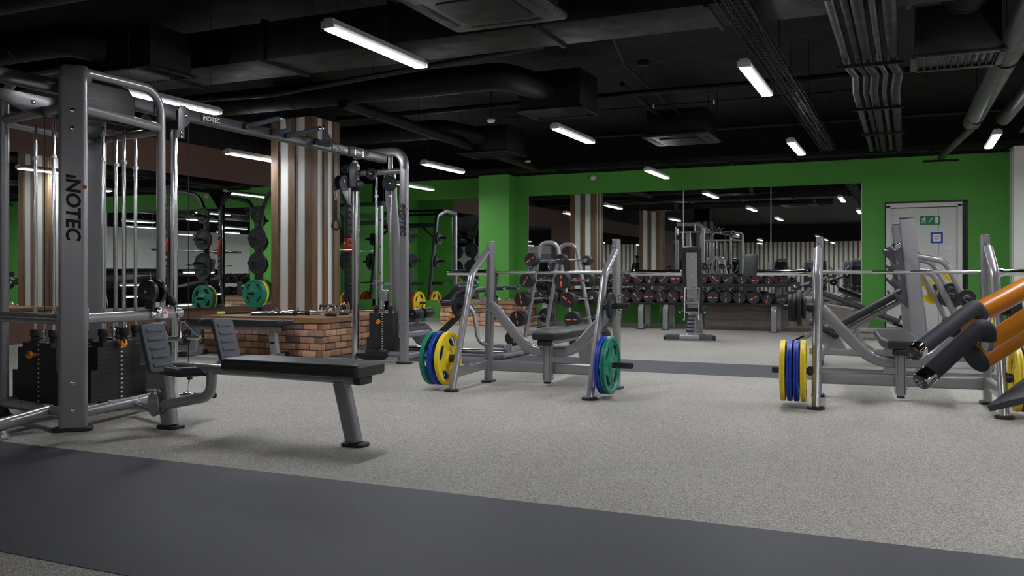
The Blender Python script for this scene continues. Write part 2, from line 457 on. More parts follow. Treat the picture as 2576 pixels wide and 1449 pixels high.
# pilaster and white pier on the far wall
struct('pilaster', MB().box((-7.358, YB-0.2, GT/2), (0.65, 0.4, GT)), M_GREENWALL)
w = MB(); w.box((2.3, YB-0.2, 1.47), (1.7, 0.4, 2.94)); w.box((1.56, YB-0.44, 1.47), (0.2, 0.1, 2.94)); struct('pillar', w, M_WHITEWALL)
# baseboards
struct('baseboard_far', MB().box((-4.2, YB-0.008, 0.035), (8.0, 0.016, 0.07)), M_BASEBOARD)
struct('baseboard_corner', MB().box((-9.45, YB-0.008, 0.035), (3.4, 0.016, 0.07)), M_BASEBOARD)
struct('baseboard_left', MB().box((XL+0.008, (YR+12.6)/2, 0.045), (0.016, 12.6-YR, 0.09)), M_BASEBOARD)

# ------------------------------------------------------------------ mirrors (each pane a thing)
def mirror(c, d, rot, label, group):
    o = MB().box((0, 0, 0), d, 0.004, seg=1).build('wall_mirror', M_MIRROR, None, c, rot)
    return tag(o, label, 'mirror', group)
G = 'mirror panes on the far wall'
zc, zh = (MZ0+MZ1)/2, MZ1-MZ0
for x0, x1, lab in ((-6.79, -3.735, 'left pane of the large far wall mirror behind the barbell rack'),
                    (-3.725, -2.195, 'middle pane of the large far wall mirror behind the upright bench'),
                    (-2.185, -0.72, 'right pane of the large far wall mirror beside the white door')):
    mirror(((x0+x1)/2, YB-0.006, zc), (x1-x0, 0.008, zh), (0, 0, 0), lab, G)
mirror((-9.42, YB-0.006, zc), (3.46, 0.008, zh), (0, 0, 0), 'mirror in the far left green corner behind the smith machine', G)
w = MB()
for x in (-6.794, -3.73, -2.19, -0.716): w.box((x, YB-0.006, zc), (0.007, 0.012, zh))
struct('glint_trim', w, M_LABELWHITE, 'thin white strips in the far mirror joints, imitating lamp glints on the pane edges', 'glint strip')  # white colour stands in for lamp light caught by the pane bevels
G = 'mirror panes on the left wall'
def lmirror(y0, y1, z0, z1, lab, tilt=0.0):
    mirror((XL+0.006+abs(tilt)*(z1-z0)/2, (y0+y1)/2, (z0+z1)/2), (0.008, y1-y0, z1-z0), (0, -tilt, 0), lab, G)
lmirror(11.86, 12.6, MZ0, MZ1, 'left wall mirror pane just left of the striped column')
lmirror(11.17, 11.855, MZ0, MZ1, 'left wall mirror pane next to the tilted lower pane')
lmirror(10.15, 11.165, 1.05, MZ1, 'upper left wall mirror pane above the tilted lower pane')
lmirror(8.3, 10.145, 1.05, MZ1, 'upper left wall mirror pane behind the cable tower uprights')
lmirror(8.3, 11.165, MZ0, 1.046, 'tilted lower mirror pane reflecting the ceiling, on the left wall', 0.086)
lmirror(6.1, 8.295, MZ0, MZ1, 'left wall mirror pane at the left edge, reflecting the striped column')
o = None
mirror((XL+0.006, -1.0, zc), (0.008, 8.0, zh), (0, 0, 0), 'left wall mirror pane far behind the camera', G)

# ------------------------------------------------------------------ striped columns and brick plinths
ZT = 3.1
def striped_column(name, x0, x1, y0, y1, label, zb=0.0):
    t = thing(name, label, 'column', ((x0+x1)/2, (y0+y1)/2, 0))
    t['kind'] = 'structure'
    hx, hy = (x1-x0)/2 - 0.03, (y1-y0)/2 - 0.03
    MB().box((0, 0, (ZT+zb)/2), (2*hx, 2*hy, ZT-zb)).build('core', M_WHITEWALL, t)
    def slat(cx, cy, sx, sy): MB().box((cx, cy, (ZT+zb)/2), (sx, sy, ZT-zb), 0.004, seg=1).build('slat', M_WOOD, t)
    MB().box((0, 0, (ZC+ZT)/2), (2*hx, 2*hy, ZC-ZT)).build('black_head', M_CEILBLACK, t)
    W = 0.125
    for sy in (-1, 1):
        for k in (-1, 0, 1): slat(k*(hx+0.03-W/2), sy*(hy+0.015), W if k else W*0.95, 0.03)
    for sx in (-1, 1):
        for k in (-1, 0, 1): slat(sx*(hx+0.015), k*(hy-0.05), 0.03, 0.1)
    return t
striped_column('column', -7.99, -7.30, 9.7, 10.33, 'square column with white and brown wooden stripes above the brick plinth', 0.461)
striped_column('column', -7.99, -7.30, 3.3, 3.93, 'second striped column seen only in the far mirror')
striped_column('column', -7.99, -7.30, -4.6, -3.97, 'third striped column seen only in the far mirror')

BRICKS = [srgb(*c) for c in ((206, 160, 130), (190, 142, 116), (220, 182, 144), (226, 196, 160), (170, 132, 114), (146, 126, 116), (200, 154, 126), (212, 168, 144), (186, 152, 134), (128, 112, 104), (226, 184, 136), (202, 160, 136))]
def brick_plinth(name, x0, x1, y0, y1, h, label, faces=('front', 'right', 'left'), rows=5, seed=1, bl=0.215):
    rnd = random.Random(seed)
    cx, cy = (x0+x1)/2, (y0+y1)/2
    t = thing(name, label, 'plinth', (cx, cy, 0))
    MB().box((0, 0, (h-0.06)/2), (x1-x0-0.04, y1-y0-0.04, h-0.06)).build('mortar', M_MORTAR, t)
    b = MB(); tones = []
    top = h - 0.062; rh = top / rows
    def wall(L, org, ux, out, shift):
        for r_ in range(rows):
            x = -((r_ % 2) * bl * 0.5) - shift
            while x < L - 1e-6:
                bw = bl * rnd.uniform(0.92, 1.06)
                a, e = max(x, 0), min(x + bw - 0.01, L)
                if e - a > 0.03:
                    c = Vector(org) + Vector(ux) * ((a+e)/2) + Vector(out) * rnd.uniform(-0.004, 0.003) + Vector((0, 0, (r_+0.5)*rh + rnd.uniform(-0.002, 0.002)))
                    d = (e-a, 0.03, rh-0.009) if abs(ux[0]) > 0.5 else (0.03, e-a, rh-0.009)
                    n0 = len(b.f); b.box(c, d, 0.006, seg=2)
                    col = rnd.choice(BRICKS); k = rnd.uniform(0.85, 1.12)
                    tones.extend([tuple(q*k for q in col[:3]) + (1,)] * (len(b.f)-n0))
                x += bw
    X0, X1, Y0, Y1 = x0-cx, x1-cx, y0-cy, y1-cy
    if 'front' in faces: wall(x1-x0, (X0, Y0+0.013, 0), (1, 0, 0), (0, -1, 0), 0)
    if 'right' in faces: wall(y1-y0-0.03, (X1-0.013, Y0+0.03, 0), (0, 1, 0), (1, 0, 0), 0.06)
    if 'left' in faces: wall(y1-y0-0.03, (X0+0.013, Y0+0.03, 0), (0, 1, 0), (-1, 0, 0), 0.06)
    o = b.build('brickwork', M_BRICK, t)
    at = o.data.color_attributes.new('tone', 'FLOAT_COLOR', 'CORNER')
    # remove_doubles keeps face order here
    for p, c in zip(o.data.polygons, tones):
        for li in p.loop_indices: at.data[li].color = c
    MB().box((0, 0, h-0.03), (x1-x0+0.06, y1-y0+0.06, 0.06), 0.003, seg=1).build('wooden_top', M_WOODTOP, t)
    return t
brick_plinth('brick_plinth', -8.0, -6.22, 8.45, 10.36, 0.46, 'large brick plinth with oak top around the striped column', seed=5)
brick_plinth('brick_plinth', -8.2, -6.42, 14.88, 15.47, 0.47, 'small brick plinth with oak top below the green pilaster', seed=9)

# ------------------------------------------------------------------ door
t = thing('door_1', 'white two leaf steel door in the green far wall', 'door', (0.25, YB, 0)); t['kind'] = 'structure'
f = MB()
for x in (-0.555, 0.50): f.box((x, -0.035, 1.05), (0.07, 0.07, 2.1), 0.004)
f.box((-0.027, -0.035, 2.10), (1.125, 0.07, 0.07), 0.004); f.build('door_frame', M_DOORPAINT, t)
MB().box((-0.17, -0.022, 1.03), (0.715, 0.045, 2.04), 0.004).build('door_leaf', M_DOORPAINT, t)
MB().box((0.325, -0.022, 1.03), (0.265, 0.045, 2.04), 0.004).build('door_leaf', M_DOORPAINT, t)
g = MB(); g.box((-0.6, -0.004, 1.07), (0.02, 0.01, 2.15)); g.box((0.585, -0.004, 1.07), (0.07, 0.01, 2.15)); g.box((0, -0.004, 2.15), (1.22, 0.01, 0.035))
g.build('raw_gap', M_STEELBLACK, t)
g = MB(); g.tube([(0.555, -0.02, 0), (0.555, -0.02, 2.1)], 0.012, 8); g.tube([(0.585, -0.02, 0), (0.585, -0.02, 2.1)], 0.01, 8); g.build('conduit', M_PIPEGREY, t)
MB().box((-0.05, -0.05, 0.02), (1.05, 0.1, 0.04), 0.004).build('threshold', M_DGREY, t)
for z in (0.35, 1.75):
    MB().tube([(0.465, -0.05, z-0.05), (0.465, -0.05, z+0.05)], 0.009, 8).build('hinge', M_DOORPAINT, t)

def exit_sign():
    W, H = 0.30, 0.15
    t = thing('exit_sign', 'green exit sign with running figure, arrow and door on white door', 'sign', (0.318, YB-0.047, 1.848))
    MB().box((0, 0, 0), (W+0.012, 0.003, H+0.012)).build('border', M_LABELWHITE, t)
    MB().box((0, -0.002, 0), (W, 0.003, H)).build('panel', M_SIGNGREEN, t)
    Mx = frame((0, -0.0035, 0), (1, 0, 0), (0, 0, 1))
    m = MB()
    m.outline([circ(0.013, 14)], 0.001, 0, Mx @ Matrix.Translation((-0.078, 0.05, 0)))
    def limb(p, r):
        n = len(p); L = []; Rr = []
        for i in range(n):
            a = Vector(p[max(i-1, 0)]); b = Vector(p[min(i+1, n-1)]); d = (b-a).normalized(); q = Vector((-d.y, d.x))*r
            L.append(tuple(Vector(p[i])+q)); Rr.append(tuple(Vector(p[i])-q))
        m.outline([L+Rr[::-1]], 0.001, 0, Mx)
    limb([(-0.083, 0.034), (-0.095, -0.008)], 0.012)
    limb([(-0.083, 0.03), (-0.060, 0.016), (-0.046, 0.028)], 0.005)
    limb([(-0.088, 0.032), (-0.112, 0.024), (-0.122, 0.004)], 0.005)
    limb([(-0.094, -0.008), (-0.070, -0.02), (-0.076, -0.058)], 0.007)
    limb([(-0.097, -0.008), (-0.108, -0.034), (-0.132, -0.034)], 0.007)
    limb([(-0.02, -0.04), (0.022, 0.02)], 0.006)
    m.outline([[(0.034, 0.037), (0.03, 0.003), (0.004, 0.026)]], 0.001, 0, Mx)
    m.outline([[(0.075, -0.055), (0.122, -0.055), (0.122, 0.055), (0.075, 0.055)]], 0.001, 0, Mx)
    m.build('pictogram', M_LABELWHITE, t)
exit_sign()
t = thing('door_notice', 'blue framed square notice reading 01 on the white door', 'notice', (0.415, YB-0.047, 1.562))
MB().box((0, 0, 0), (0.20, 0.003, 0.20)).build('backing', M_LABELWHITE, t)
MB().box((0, -0.002, 0), (0.182, 0.003, 0.182)).build('blue_frame', M_SIGNBLUE, t)
MB().box((0, -0.004, 0), (0.122, 0.003, 0.122)).build('paper', M_LABELWHITE, t)
Mx = frame((0, -0.006, 0), (1, 0, 0), (0, 0, 1))
m = MB(); m.text('01', 0.058, Mx @ Matrix.Translation((0, -0.022, 0)), 0.001, 0.001)
for z in (0.03, 0.016): m.box((0, -0.0058, z), (0.08, 0.001, 0.004))
m.build('lettering', M_REDTEXT, t)
t = thing('paper_sticker', 'small white sticker with blue ring below the blue notice', 'sticker', (0.445, YB-0.046, 1.405))
MB().box((0, 0, 0), (0.085, 0.002, 0.055)).build('sheet', M_LABELWHITE, t)
MB().lathe([(0.012, 0), (0.018, 0), (0.018, 0.001), (0.012, 0.001), (0.012, 0)], (0, -0.001, 0), (0, -1, 0), 20).build('ring_mark', M_SIGNBLUE, t)
o = MB().box((0, 0, 0), (0.1, 0.002, 0.06)).build('paper_sticker', M_LABELWHITE, None, (0.585, YB-0.046, 1.405)); tag(o, 'plain white sticker on the narrow right leaf of the door', 'sticker')

# ------------------------------------------------------------------ lamps
LZ = 2.56
def make_lamp():
    t = thing('ceiling_lamp', '', 'lamp', (0, 0, LZ), 0, 'suspended linear lamps')
    W, L = 0.10, 1.2
    h = MB(); h.sweep([(0, -L/2, 0), (0, L/2, 0)], [(-W/2+0.012, 0.0), (-W/2, 0.025), (-W/2+0.02, 0.065), (W/2-0.02, 0.065), (W/2, 0.025), (W/2-0.012, 0.0)])
    for s in (-1, 1): h.box((0, s*(L/2+0.006), 0.022), (W*1.02, 0.012, 0.05), 0.003)
    h.build('housing', M_LAMPBODY, t)
    MB().box((0, 0, -0.002), (W-0.022, L-0.03, 0.012), 0.003).build('diffuser', M_LAMP, t)
    for s in (-1, 1): MB().tube([(0, s*0.5, 0.06), (0, s*0.5, ZC-LZ)], 0.002, 5).build('suspension_wire', M_CABLE, t)
    return t
lamp0 = make_lamp()
lamps = [(-3.42, 5.31, 'brightest ceiling lamp, nearest, above the row bench'), (-1.15, 7.5, 'short looking ceiling lamp right of the near air conditioner'),
         (-3.52, 9.57, 'ceiling lamp in the middle of the room before the far air conditioner'), (-6.39, 11.7, 'ceiling lamp just right of the far cable tower'),
         (-3.66, 13.8, 'small ceiling lamp over the far wall mirror'), (-1.30, 11.7, 'ceiling lamp beside the end of the wire cable tray'),
         (0.92, 12.0, 'ceiling lamp at the right below the grey pipes'), (-6.26, 6.2, 'ceiling lamp seen behind the cable machine beam'),
         (-8.18, 9.65, 'ceiling lamp before the brown band left of the striped column'), (-8.22, 14.0, 'far small ceiling lamp right of the cable tower arch')]
behind = [(-3.5, -7.4), (-3.5, -11.6), (-1.2, -4.8), (-1.2, -9.0), (-1.2, -13.2),
          (0.95, 7.8), (0.95, 3.6), (0.95, -5.0), (-6.3, -4.8), (-6.3, -10.4), 
          (3.4, 9.6), (3.4, 5.4), (3.4, -4.0), (3.4, -10.0), (6.2, 11.0), (6.2, 5.0), (6.2, -1.5), (6.2, -8.5), (3.4, 13.6), (-3.5, -15.5), (-7, -15.0), (2, -15.5)]
for i, (x, y, lab) in enumerate(lamps):
    if i == 0: lamp0.location = (x, y, LZ); lamp0['label'] = lab
    else: place(lamp0, (x, y, LZ), 0, lab)
for x, y in behind:
    place(lamp0, (x, y, LZ), 0, 'lamp of the rows outside the frame, seen in the mirrors if at all')
# ------------------------------------------------------------------ weight plates (axis along local x, centre at origin)
MX = frame((0, 0, 0), (0, 1, 0), (0, 0, 1))        # outline plane -> local yz, depth along +x
def kidney(r, a0, half, w, n=9):
    pts = []
    for i in range(n): 
        a = a0 - half + 2*half*i/(n-1); pts.append(((r+w*math.cos((i/(n-1)-0.5)*PI*0.9))*math.cos(a), (r+w*math.cos((i/(n-1)-0.5)*PI*0.9))*math.sin(a)))
    for i in range(n):
        a = a0 + half - 2*half*i/(n-1); pts.append(((r-w*0.8*math.cos((i/(n-1)-0.5)*PI*0.9))*math.cos(a), (r-w*0.8*math.cos((i/(n-1)-0.5)*PI*0.9))*math.sin(a)))
    return pts
def grip_plate(name, R_, T, mat, holes=4, rot=45):
    t = thing(name, '', 'weight plate')
    m = MB()
    polys = [circ(R_, 56)] + [kidney(R_*0.645, R(rot + 360/holes*k), R(27 if holes == 4 else 33), R_*0.17) for k in range(holes)] + [circ(0.029, 20)]
    m.outline(polys, T*0.36, 0.003, MX @ Matrix.Translation((0, 0, -T*0.18)))
    # raised rim and hub on both faces
    for s in (-1, 1):
        ax = (s, 0, 0)
        m.lathe([(R_*0.985, 0), (R_, T*0.03), (R_, T*0.4), (R_*0.98, T*0.5), (R_*0.87, T*0.5), (R_*0.84, T*0.17), (R_*0.985, 0)], (0, 0, 0), ax, 56)
        m.lathe([(0.03, T*0.1), (0.03, T*0.5), (R_*0.22, T*0.5), (R_*0.3, T*0.17)], (0, 0, 0), ax, 32)
        m.lathe([(R_*0.36, T*0.16), (R_*0.36, T*0.22), (R_*0.38, T*0.22), (R_*0.38, T*0.16)], (0, 0, 0), ax, 40)
        for k in range(holes):      # raised ribs between the grips
            a = R(rot + 360/holes*(k+0.5))
            m.box((s*T*0.2, math.cos(a)*R_*0.6, math.sin(a)*R_*0.6), (T*0.06, R_*0.42, R_*0.035), 0, Matrix.Rotation(a, 4, 'X'))
            for q in (-1, 1):
                b = a + q*0.11
                m.box((s*T*0.2, math.cos(b)*R_*0.56, math.sin(b)*R_*0.56), (T*0.05, R_*0.26, R_*0.02), 0, Matrix.Rotation(a, 4, 'X'))
    m.build('body', mat, t)
    h = MB(); h.lathe([(0.0262, -T*0.52), (0.032, -T*0.52), (0.032, T*0.52), (0.0262, T*0.52), (0.0262, -T*0.52)], (0, 0, 0), (1, 0, 0), 24)
    h.build('hub_ring', M_BRUSHED, t); return t
def small_plate(name, R_, T, mat):
    t = thing(name, '', 'weight plate')
    m = MB(); m.lathe([(0.027, -T*0.5), (R_*0.45, -T*0.5), (R_*0.5, -T*0.36), (R_*0.84, -T*0.36), (R_*0.9, -T*0.5), (R_*0.97, -T*0.5), (R_, -T*0.3), (R_, T*0.3), (R_*0.97, T*0.5),
                       (R_*0.9, T*0.5), (R_*0.84, T*0.36), (R_*0.5, T*0.36), (R_*0.45, T*0.5), (0.027, T*0.5), (0.027, -T*0.5)], (0, 0, 0), (1, 0, 0), 40)
    for s in (-1, 1):
        for k in range(6):
            a = 2*PI*k/6; m.box((s*T*0.37, math.cos(a)*R_*0.67, math.sin(a)*R_*0.67), (T*0.08, R_*0.16, R_*0.1), 0, Matrix.Rotation(a, 4, 'X'))
    m.build('body', mat, t)
    h = MB(); h.lathe([(0.0255, -T*0.52), (0.031, -T*0.52), (0.031, T*0.52), (0.0255, T*0.52), (0.0255, -T*0.52)], (0, 0, 0), (1, 0, 0), 20)
    h.build('hub_ring', M_BRUSHED, t); return t
PLATES = {}
def plate(kind, loc, label, group=None, rx=0.0, rz=0.0, tilt=0.0):
    """kind: colour/size key; axis along x turned by rz"""
    spec = {'green': (0.225, 0.038, M_GREENPL), 'blue': (0.225, 0.036, M_BLUEPL), 'yellow': (0.225, 0.037, M_YELLOWPL), 'red': (0.225, 0.04, M_REDPL),
            'yellow_small': (0.19, 0.034, M_YELLOWPL), 'black5': (0.105, 0.03, M_RUBBER), 'black25': (0.082, 0.026, M_RUBBER), 'black10': (0.135, 0.032, M_RUBBER), 'black15': (0.18, 0.034, M_RUBBER)}[kind]
    if kind not in PLATES:
        f = small_plate if kind.startswith('black') else grip_plate
        o = f('weight_plate', *spec); PLATES[kind] = o
    else: o = copy_tree(PLATES[kind])
    o.location = loc; o.rotation_euler = (rx, 0, rz); o['label'] = label
    if group: o['group'] = group
    elif 'group' in o: del o['group']
    return o

# ------------------------------------------------------------------ olympic barbell along local x
def barbell(name, loc, rz, label, black_band=False, L=2.2):
    t = thing(name, label, 'barbell', loc, rz)
    sl = 0.43 if L > 2 else 0.3
    b = MB(); b.tube([(-(L/2-sl), 0, 0), ((L/2-sl), 0, 0)], 0.0145, 18); b.build('shaft', M_SHAFT, t)
    k = MB()
    for x0, x1 in ((-0.62, -0.215), (-0.06, 0.06), (0.215, 0.62)):
        c = min(x1, L/2-sl-0.02)
        k.lathe([(0.0149, 0), (0.0152, 0.003), (0.0152, c-x0-0.003), (0.0149, c-x0)], (x0, 0, 0), (1, 0, 0), 18)
    k.build('knurling', M_KNURL, t)
    for s in (-1, 1):
        e = MB(); e.lathe([(0.016, 0), (0.036, 0.002), (0.036, 0.028), (0.025, 0.03), (0.025, sl-0.006), (0.0235, sl-0.002), (0.019, sl), (0.012, sl), (0.012, sl-0.006), (0.0001, sl-0.006)], (s*(L/2-sl), 0, 0), (s, 0, 0), 28)
        e.build('sleeve', M_CHROME, t)
    return t

# ------------------------------------------------------------------ dumbbells (axis along local y, marked face to -y)
def mark_on(m, w, r, face, ang):
    """two red pills along a diameter of a head face"""
    Mx = face @ Matrix.Rotation(ang, 4, 'Z')
    def pill(x0, x1, h):
        pts = []
        for i in range(7): a = -PI/2 - PI*i/6; pts.append((x0 + h + h*math.cos(a), h*math.sin(a)))
        for i in range(7): a = PI/2 - PI*i/6; pts.append((x1 - h + h*math.cos(a), h*math.sin(a)))
        m.outline([pts], 0.0012, 0, Mx)
    pill(-r*0.78, -r*0.02, r*0.09); pill(r*0.2, r*0.72, r*0.06)
    for x, wd in ((-0.58, 0.1), (-0.44, 0.06), (-0.32, 0.12), (-0.18, 0.06), (0.32, 0.08), (0.46, 0.1), (0.6, 0.05)):
        w.box(Mx @ Vector((r*x, 0, 0.0014)), (r*wd, 0.0008, r*0.05), 0, (Mx @ Matrix.Rotation(PI/2, 4, 'X')).to_3x3().to_4x4())
def head_mb(r, L, y0, s):
    """rubber cylinder head from y0 going s*L"""
    m = MB(); m.lathe([(r*0.72, 0), (r*0.93, 0.003), (r, r*0.10), (r, L-0.012), (r*0.97, L-0.003), (r*0.93, L), (r*0.90, L-0.0008), (0.0001, L-0.0008)], (0, y0, 0), (0, s, 0), 36); return m
DB = {}
def dumbbell_proto(r, L, ang):
    t = thing('dumbbell', '', 'dumbbell')
    h = MB(); h.tube([(0, -0.075, 0), (0, 0.075, 0)], 0.0155, 14)
    h.lathe([(0.017, -0.01), (0.018, 0), (0.017, 0.01)], (0, 0, 0), (0, 1, 0), 14)
    for s in (-1, 1): h.lathe([(0.024, 0), (0.024, 0.012)], (0, s*0.062, 0), (0, s, 0), 18)
    h.build('handle', M_CHROME, t)
    for s in (-1, 1):
        o = head_mb(r, L, s*0.066, s).build('head', M_RUBBER, t)
        m = MB(); w = MB()
        face = frame((0, s*(0.066+L)-s*0.0006, 0), (1 if s < 0 else -1, 0, 0), (0, 0, 1))
        mark_on(m, w, r, face, ang)
        m.build('printed_mark', M_REDMARK, o); w.build('lettering', M_LABELWHITE, o)
    return t
def dumbbell(r, L, ang, loc, rz, label, group, name='dumbbell'):
    key = (r, L, ang)
    if key not in DB: DB[key] = o = dumbbell_proto(r, L, R(ang))
    else: o = copy_tree(DB[key])
    o.location = loc; o.rotation_euler = (0, 0, rz); o['label'] = label; o['group'] = group
    return o

# ------------------------------------------------------------------ fixed barbells (axis along local y)
def fixed_barbell(r, loc, label, ang, L=1.16, curl=False):
    t = thing('fixed_barbell', label, 'barbell', loc, 0, 'fixed weight barbells on the rack')
    hl = 0.13; y = L/2 - hl
    h = MB(); h.tube([(0, -y, 0), (0, y, 0)], 0.014, 14)
    for s in (-1, 1): h.lathe([(0.022, 0), (0.026, 0.006), (0.026, 0.03), (0.02, 0.034)], (0, s*(y-0.034), 0), (0, s, 0), 18)
    h.build('shaft', M_CHROME, t)
    for s in (-1, 1):
        o = head_mb(r, hl, s*y, s).build('head', M_RUBBER, t)
        m = MB(); w = MB()
        mark_on(m, w, r, frame((0, s*(L/2-0.0006), 0), (1 if s < 0 else -1, 0, 0), (0, 0, 1)), R(ang))
        m.build('printed_mark', M_REDMARK, o); w.build('lettering', M_LABELWHITE, o)
    return t

def rounded_pad(mb, poly, thick, bev, M):
    mb.outline([poly], thick, bev, M, res=3); return mb
def rect_pts(w, l, r=0.03):
    return rrect(w, l, r, 4)
# ------------------------------------------------------------------ olympic flat press bench
# local frame: x across, y away from the loading side, uprights at y=0
def foot_plate(mb, x, y, w=0.10, l=0.13, h=0.018):
    mb.outline([rrect(w, l, 0.03, 4)], h, 0.004, Matrix.Translation((x, y, 0)))
def press_bench(loc, rz, label):
    t = thing('press_bench', label, 'weight bench', loc, rz)
    HX = 0.6
    leg_at = lambda z: -0.72 + 0.39*z
    for s in (-1, 1):
        u = MB(); u.bar([(s*HX, 0, 0.015), (s*(HX-0.012), 0.03, 1.26)], 0.055, 0.10, 0.02, (0, 1, 0))
        u.box((s*(HX-0.012), 0.03, 1.263), (0.05, 0.095, 0.012), 0.004)
        for z in (0.34, 0.66, 1.2): u.bolt((s*(HX-0.006), -0.045, z), (0, -1, 0), 0.012, 0.01)
        for z in (0.66, 0.78): u.bolt((s*(HX+0.024), 0.0, z), (s, 0, 0), 0.016, 0.014)
        o = u.build('upright', M_GREY, t)
        p = MB(); foot_plate(p, s*HX, 0, 0.10, 0.15); p.build('rubber_foot', M_PLASTIC, o)
        k = MB()   # hook plate on the far side, two catches
        prof = [(0.05, 1.245), (0.065, 1.245), (0.065, 1.03), (0.075, 0.985), (0.085, 0.955), (0.115, 0.955), (0.13, 0.985), (0.14, 0.985), (0.14, 0.93), (0.10, 0.86), (0.078, 0.80),
                (0.075, 0.77), (0.085, 0.745), (0.115, 0.745), (0.13, 0.775), (0.14, 0.775), (0.135, 0.70), (0.10, 0.63), (0.07, 0.55), (0.05, 0.55)]
        k.outline([prof], 0.05, 0.004, Matrix.Translation((s*(HX-0.01)-0.025, 0.005, 0)) @ MX)
        k.build('bar_hook', M_DGREY, o)
        g = MB()
        path = fillet([(s*HX, leg_at(0), 0.012), (s*HX, leg_at(0.98), 0.98), (s*HX, -0.045, 1.165)], 0.2, 10)
        g.sweep(path, oval(0.055, 0.062, 20), (1, 0, 0))
        g.bolt((s*(HX+0.028), leg_at(0.74), 0.74), (s, 0, 0), 0.017, 0.014)
        g.bolt((s*(HX+0.028), leg_at(0.28), 0.28), (s, 0, 0), 0.017, 0.014)
        o = g.build('front_leg', M_GREY, t)
        p = MB(); p.lathe([(0.05, 0), (0.062, 0.004), (0.062, 0.016), (0.05, 0.022)], (s*HX, leg_at(0)-0.005, 0), (0, 0, 1), 24); p.build('rubber_foot', M_PLASTIC, o)
        b = MB(); b.bar([(s*HX, leg_at(0.15)+0.02, 0.15), (s*HX, -0.045, 0.165)], 0.045, 0.085, 0.015); b.build('side_brace', M_GREY, t)
        q = MB(); z = 0.263
        q.lathe([(0.034, 0), (0.034, 0.035), (0.0245, 0.036), (0.0245, 0.285), (0.022, 0.29), (0.015, 0.29), (0.015, 0.284), (0.0001, 0.284)], (s*(HX+0.02), leg_at(z), z), (s, 0, 0), 24)
        q.build('storage_peg', M_PLASTIC, t)
        q = MB(); z = 0.717
        q.lathe([(0.036, 0), (0.036, 0.04), (0.0245, 0.041), (0.0245, 0.215), (0.022, 0.22), (0.015, 0.22), (0.015, 0.214), (0.0001, 0.214)], (s*(HX+0.02), leg_at(z), z), (s, 0, 0), 24)
        q.build('storage_peg', M_PLASTIC, t)
    m = MB(); m.bar([(-HX+0.03, 0, 0.15), (HX-0.03, 0, 0.15)], 0.05, 0.095, 0.014); m.build('lower_crossbar', M_GREY, t)
    m = MB(); m.sweep(fillet([(-HX+0.02, 0, 0.70), (-0.2, 0, 0.29), (0.2, 0, 0.29), (HX-0.02, 0, 0.70)], 0.3, 12), rrect(0.088, 0.052, 0.02, 4), (0, 1, 0))
    m.build('curved_crossbar', M_GREY, t)
    c = MB(); c.bar([(0, -0.075, 0.04), (0, -0.075, 0.40)], 0.055, 0.05, 0.012, (0, 1, 0))
    for s in (-1, 1):
        c.box((s*0.033, -0.06, 0.22), (0.01, 0.07, 0.34), 0.003)
        for z in (0.09, 0.37): c.bolt((s*0.038, -0.07, z), (s, 0, 0), 0.01, 0.01)
    o = c.build('front_post', M_GREY, t)
    MB().box((0, -0.075, 0.032), (0.056, 0.05, 0.02), 0.004).build('end_cap', M_PLASTIC, o)
    r = MB(); r.bar([(0, -0.1, 0.378), (0, 1.12, 0.378)], 0.06, 0.05, 0.012); r.build('seat_rail', M_GREY, t)
    MB().box((0, -0.14, 0.378), (0.13, 0.06, 0.05), 0.014).build('rail_cap', M_PLASTIC, t)
    l = MB(); l.bar([(0, 0.95, 0.36), (0, 1.02, 0.02)], 0.15, 0.06, 0.018, (0, 1, 0))
    o = l.build('rear_leg', M_GREY, t)
    f = MB(); f.bar([(-0.22, 1.02, 0.03), (0.22, 1.02, 0.03)], 0.06, 0.045, 0.014); f.build('rear_foot', M_GREY, o)
    hp = [(-0.098, -0.19), (0.098, -0.19), (0.142, 0.02), (0.142, 0.17), (-0.142, 0.17), (-0.142, 0.02)]
    p = MB(); rounded_pad(p, hp, 0.068, 0.02, Matrix.Translation((0, 0, 0.404))); o = p.build('head_pad', M_VINYL, t)
    st = MB(); st.tube([(-0.09, -0.182, 0.455), (0.09, -0.182, 0.455)], 0.0018, 6); st.build('seam', M_PLASTIC, o)
    p = MB(); rounded_pad(p, [(-0.142, 0.174), (0.142, 0.174), (0.142, 1.2), (0.11, 1.24), (-0.11, 1.24), (-0.142, 1.2)], 0.068, 0.02, Matrix.Translation((0, 0, 0.404))); p.build('seat_pad', M_VINYL, t)
    return t
LB = (-2.86, 7.19, 0); RB = (-0.06, 7.45, 0); RBR = R(4.0)
press_bench(LB, R(0.8), 'silver grey press bench in the middle with green, blue and yellow plates')
press_bench(RB, RBR, 'silver grey press bench at the right with yellow and blue plates edge on')
def rloc(o, rz, p):
    c, s = math.cos(rz), math.sin(rz); return (o[0]+c*p[0]-s*p[1], o[1]+s*p[0]+c*p[1], o[2]+p[2])
barbell('barbell', rloc(LB, R(0.8), (0.03, 0.105, 0.985)), R(0.8), 'chrome barbell resting on the middle press bench hooks')
barbell('barbell', rloc(RB, RBR, (0.02, 0.105, 0.985)), RBR, 'chrome barbell resting on the right press bench hooks')
LA = lambda z: -0.72+0.39*z
def on_peg(o, rz, side, z, dist, kind, label, group):
    # hub rests on the peg: hole radius exceeds peg radius slightly
    plate(kind, rloc(o, rz, (side*dist, LA(z), z-0.0012)), label, group, random.uniform(0, 6), rz)
G = 'plates stored on the middle press bench'
on_peg(LB, R(0.8), -1, 0.263, 0.685, 'yellow', 'yellow plate nearest the left leg of the middle press bench', G)
on_peg(LB, R(0.8), -1, 0.263, 0.755, 'blue', 'blue plate between the green and yellow plates of the middle bench', G)
on_peg(LB, R(0.8), -1, 0.263, 0.825, 'green', 'green plate outermost at the left of the middle press bench', G)
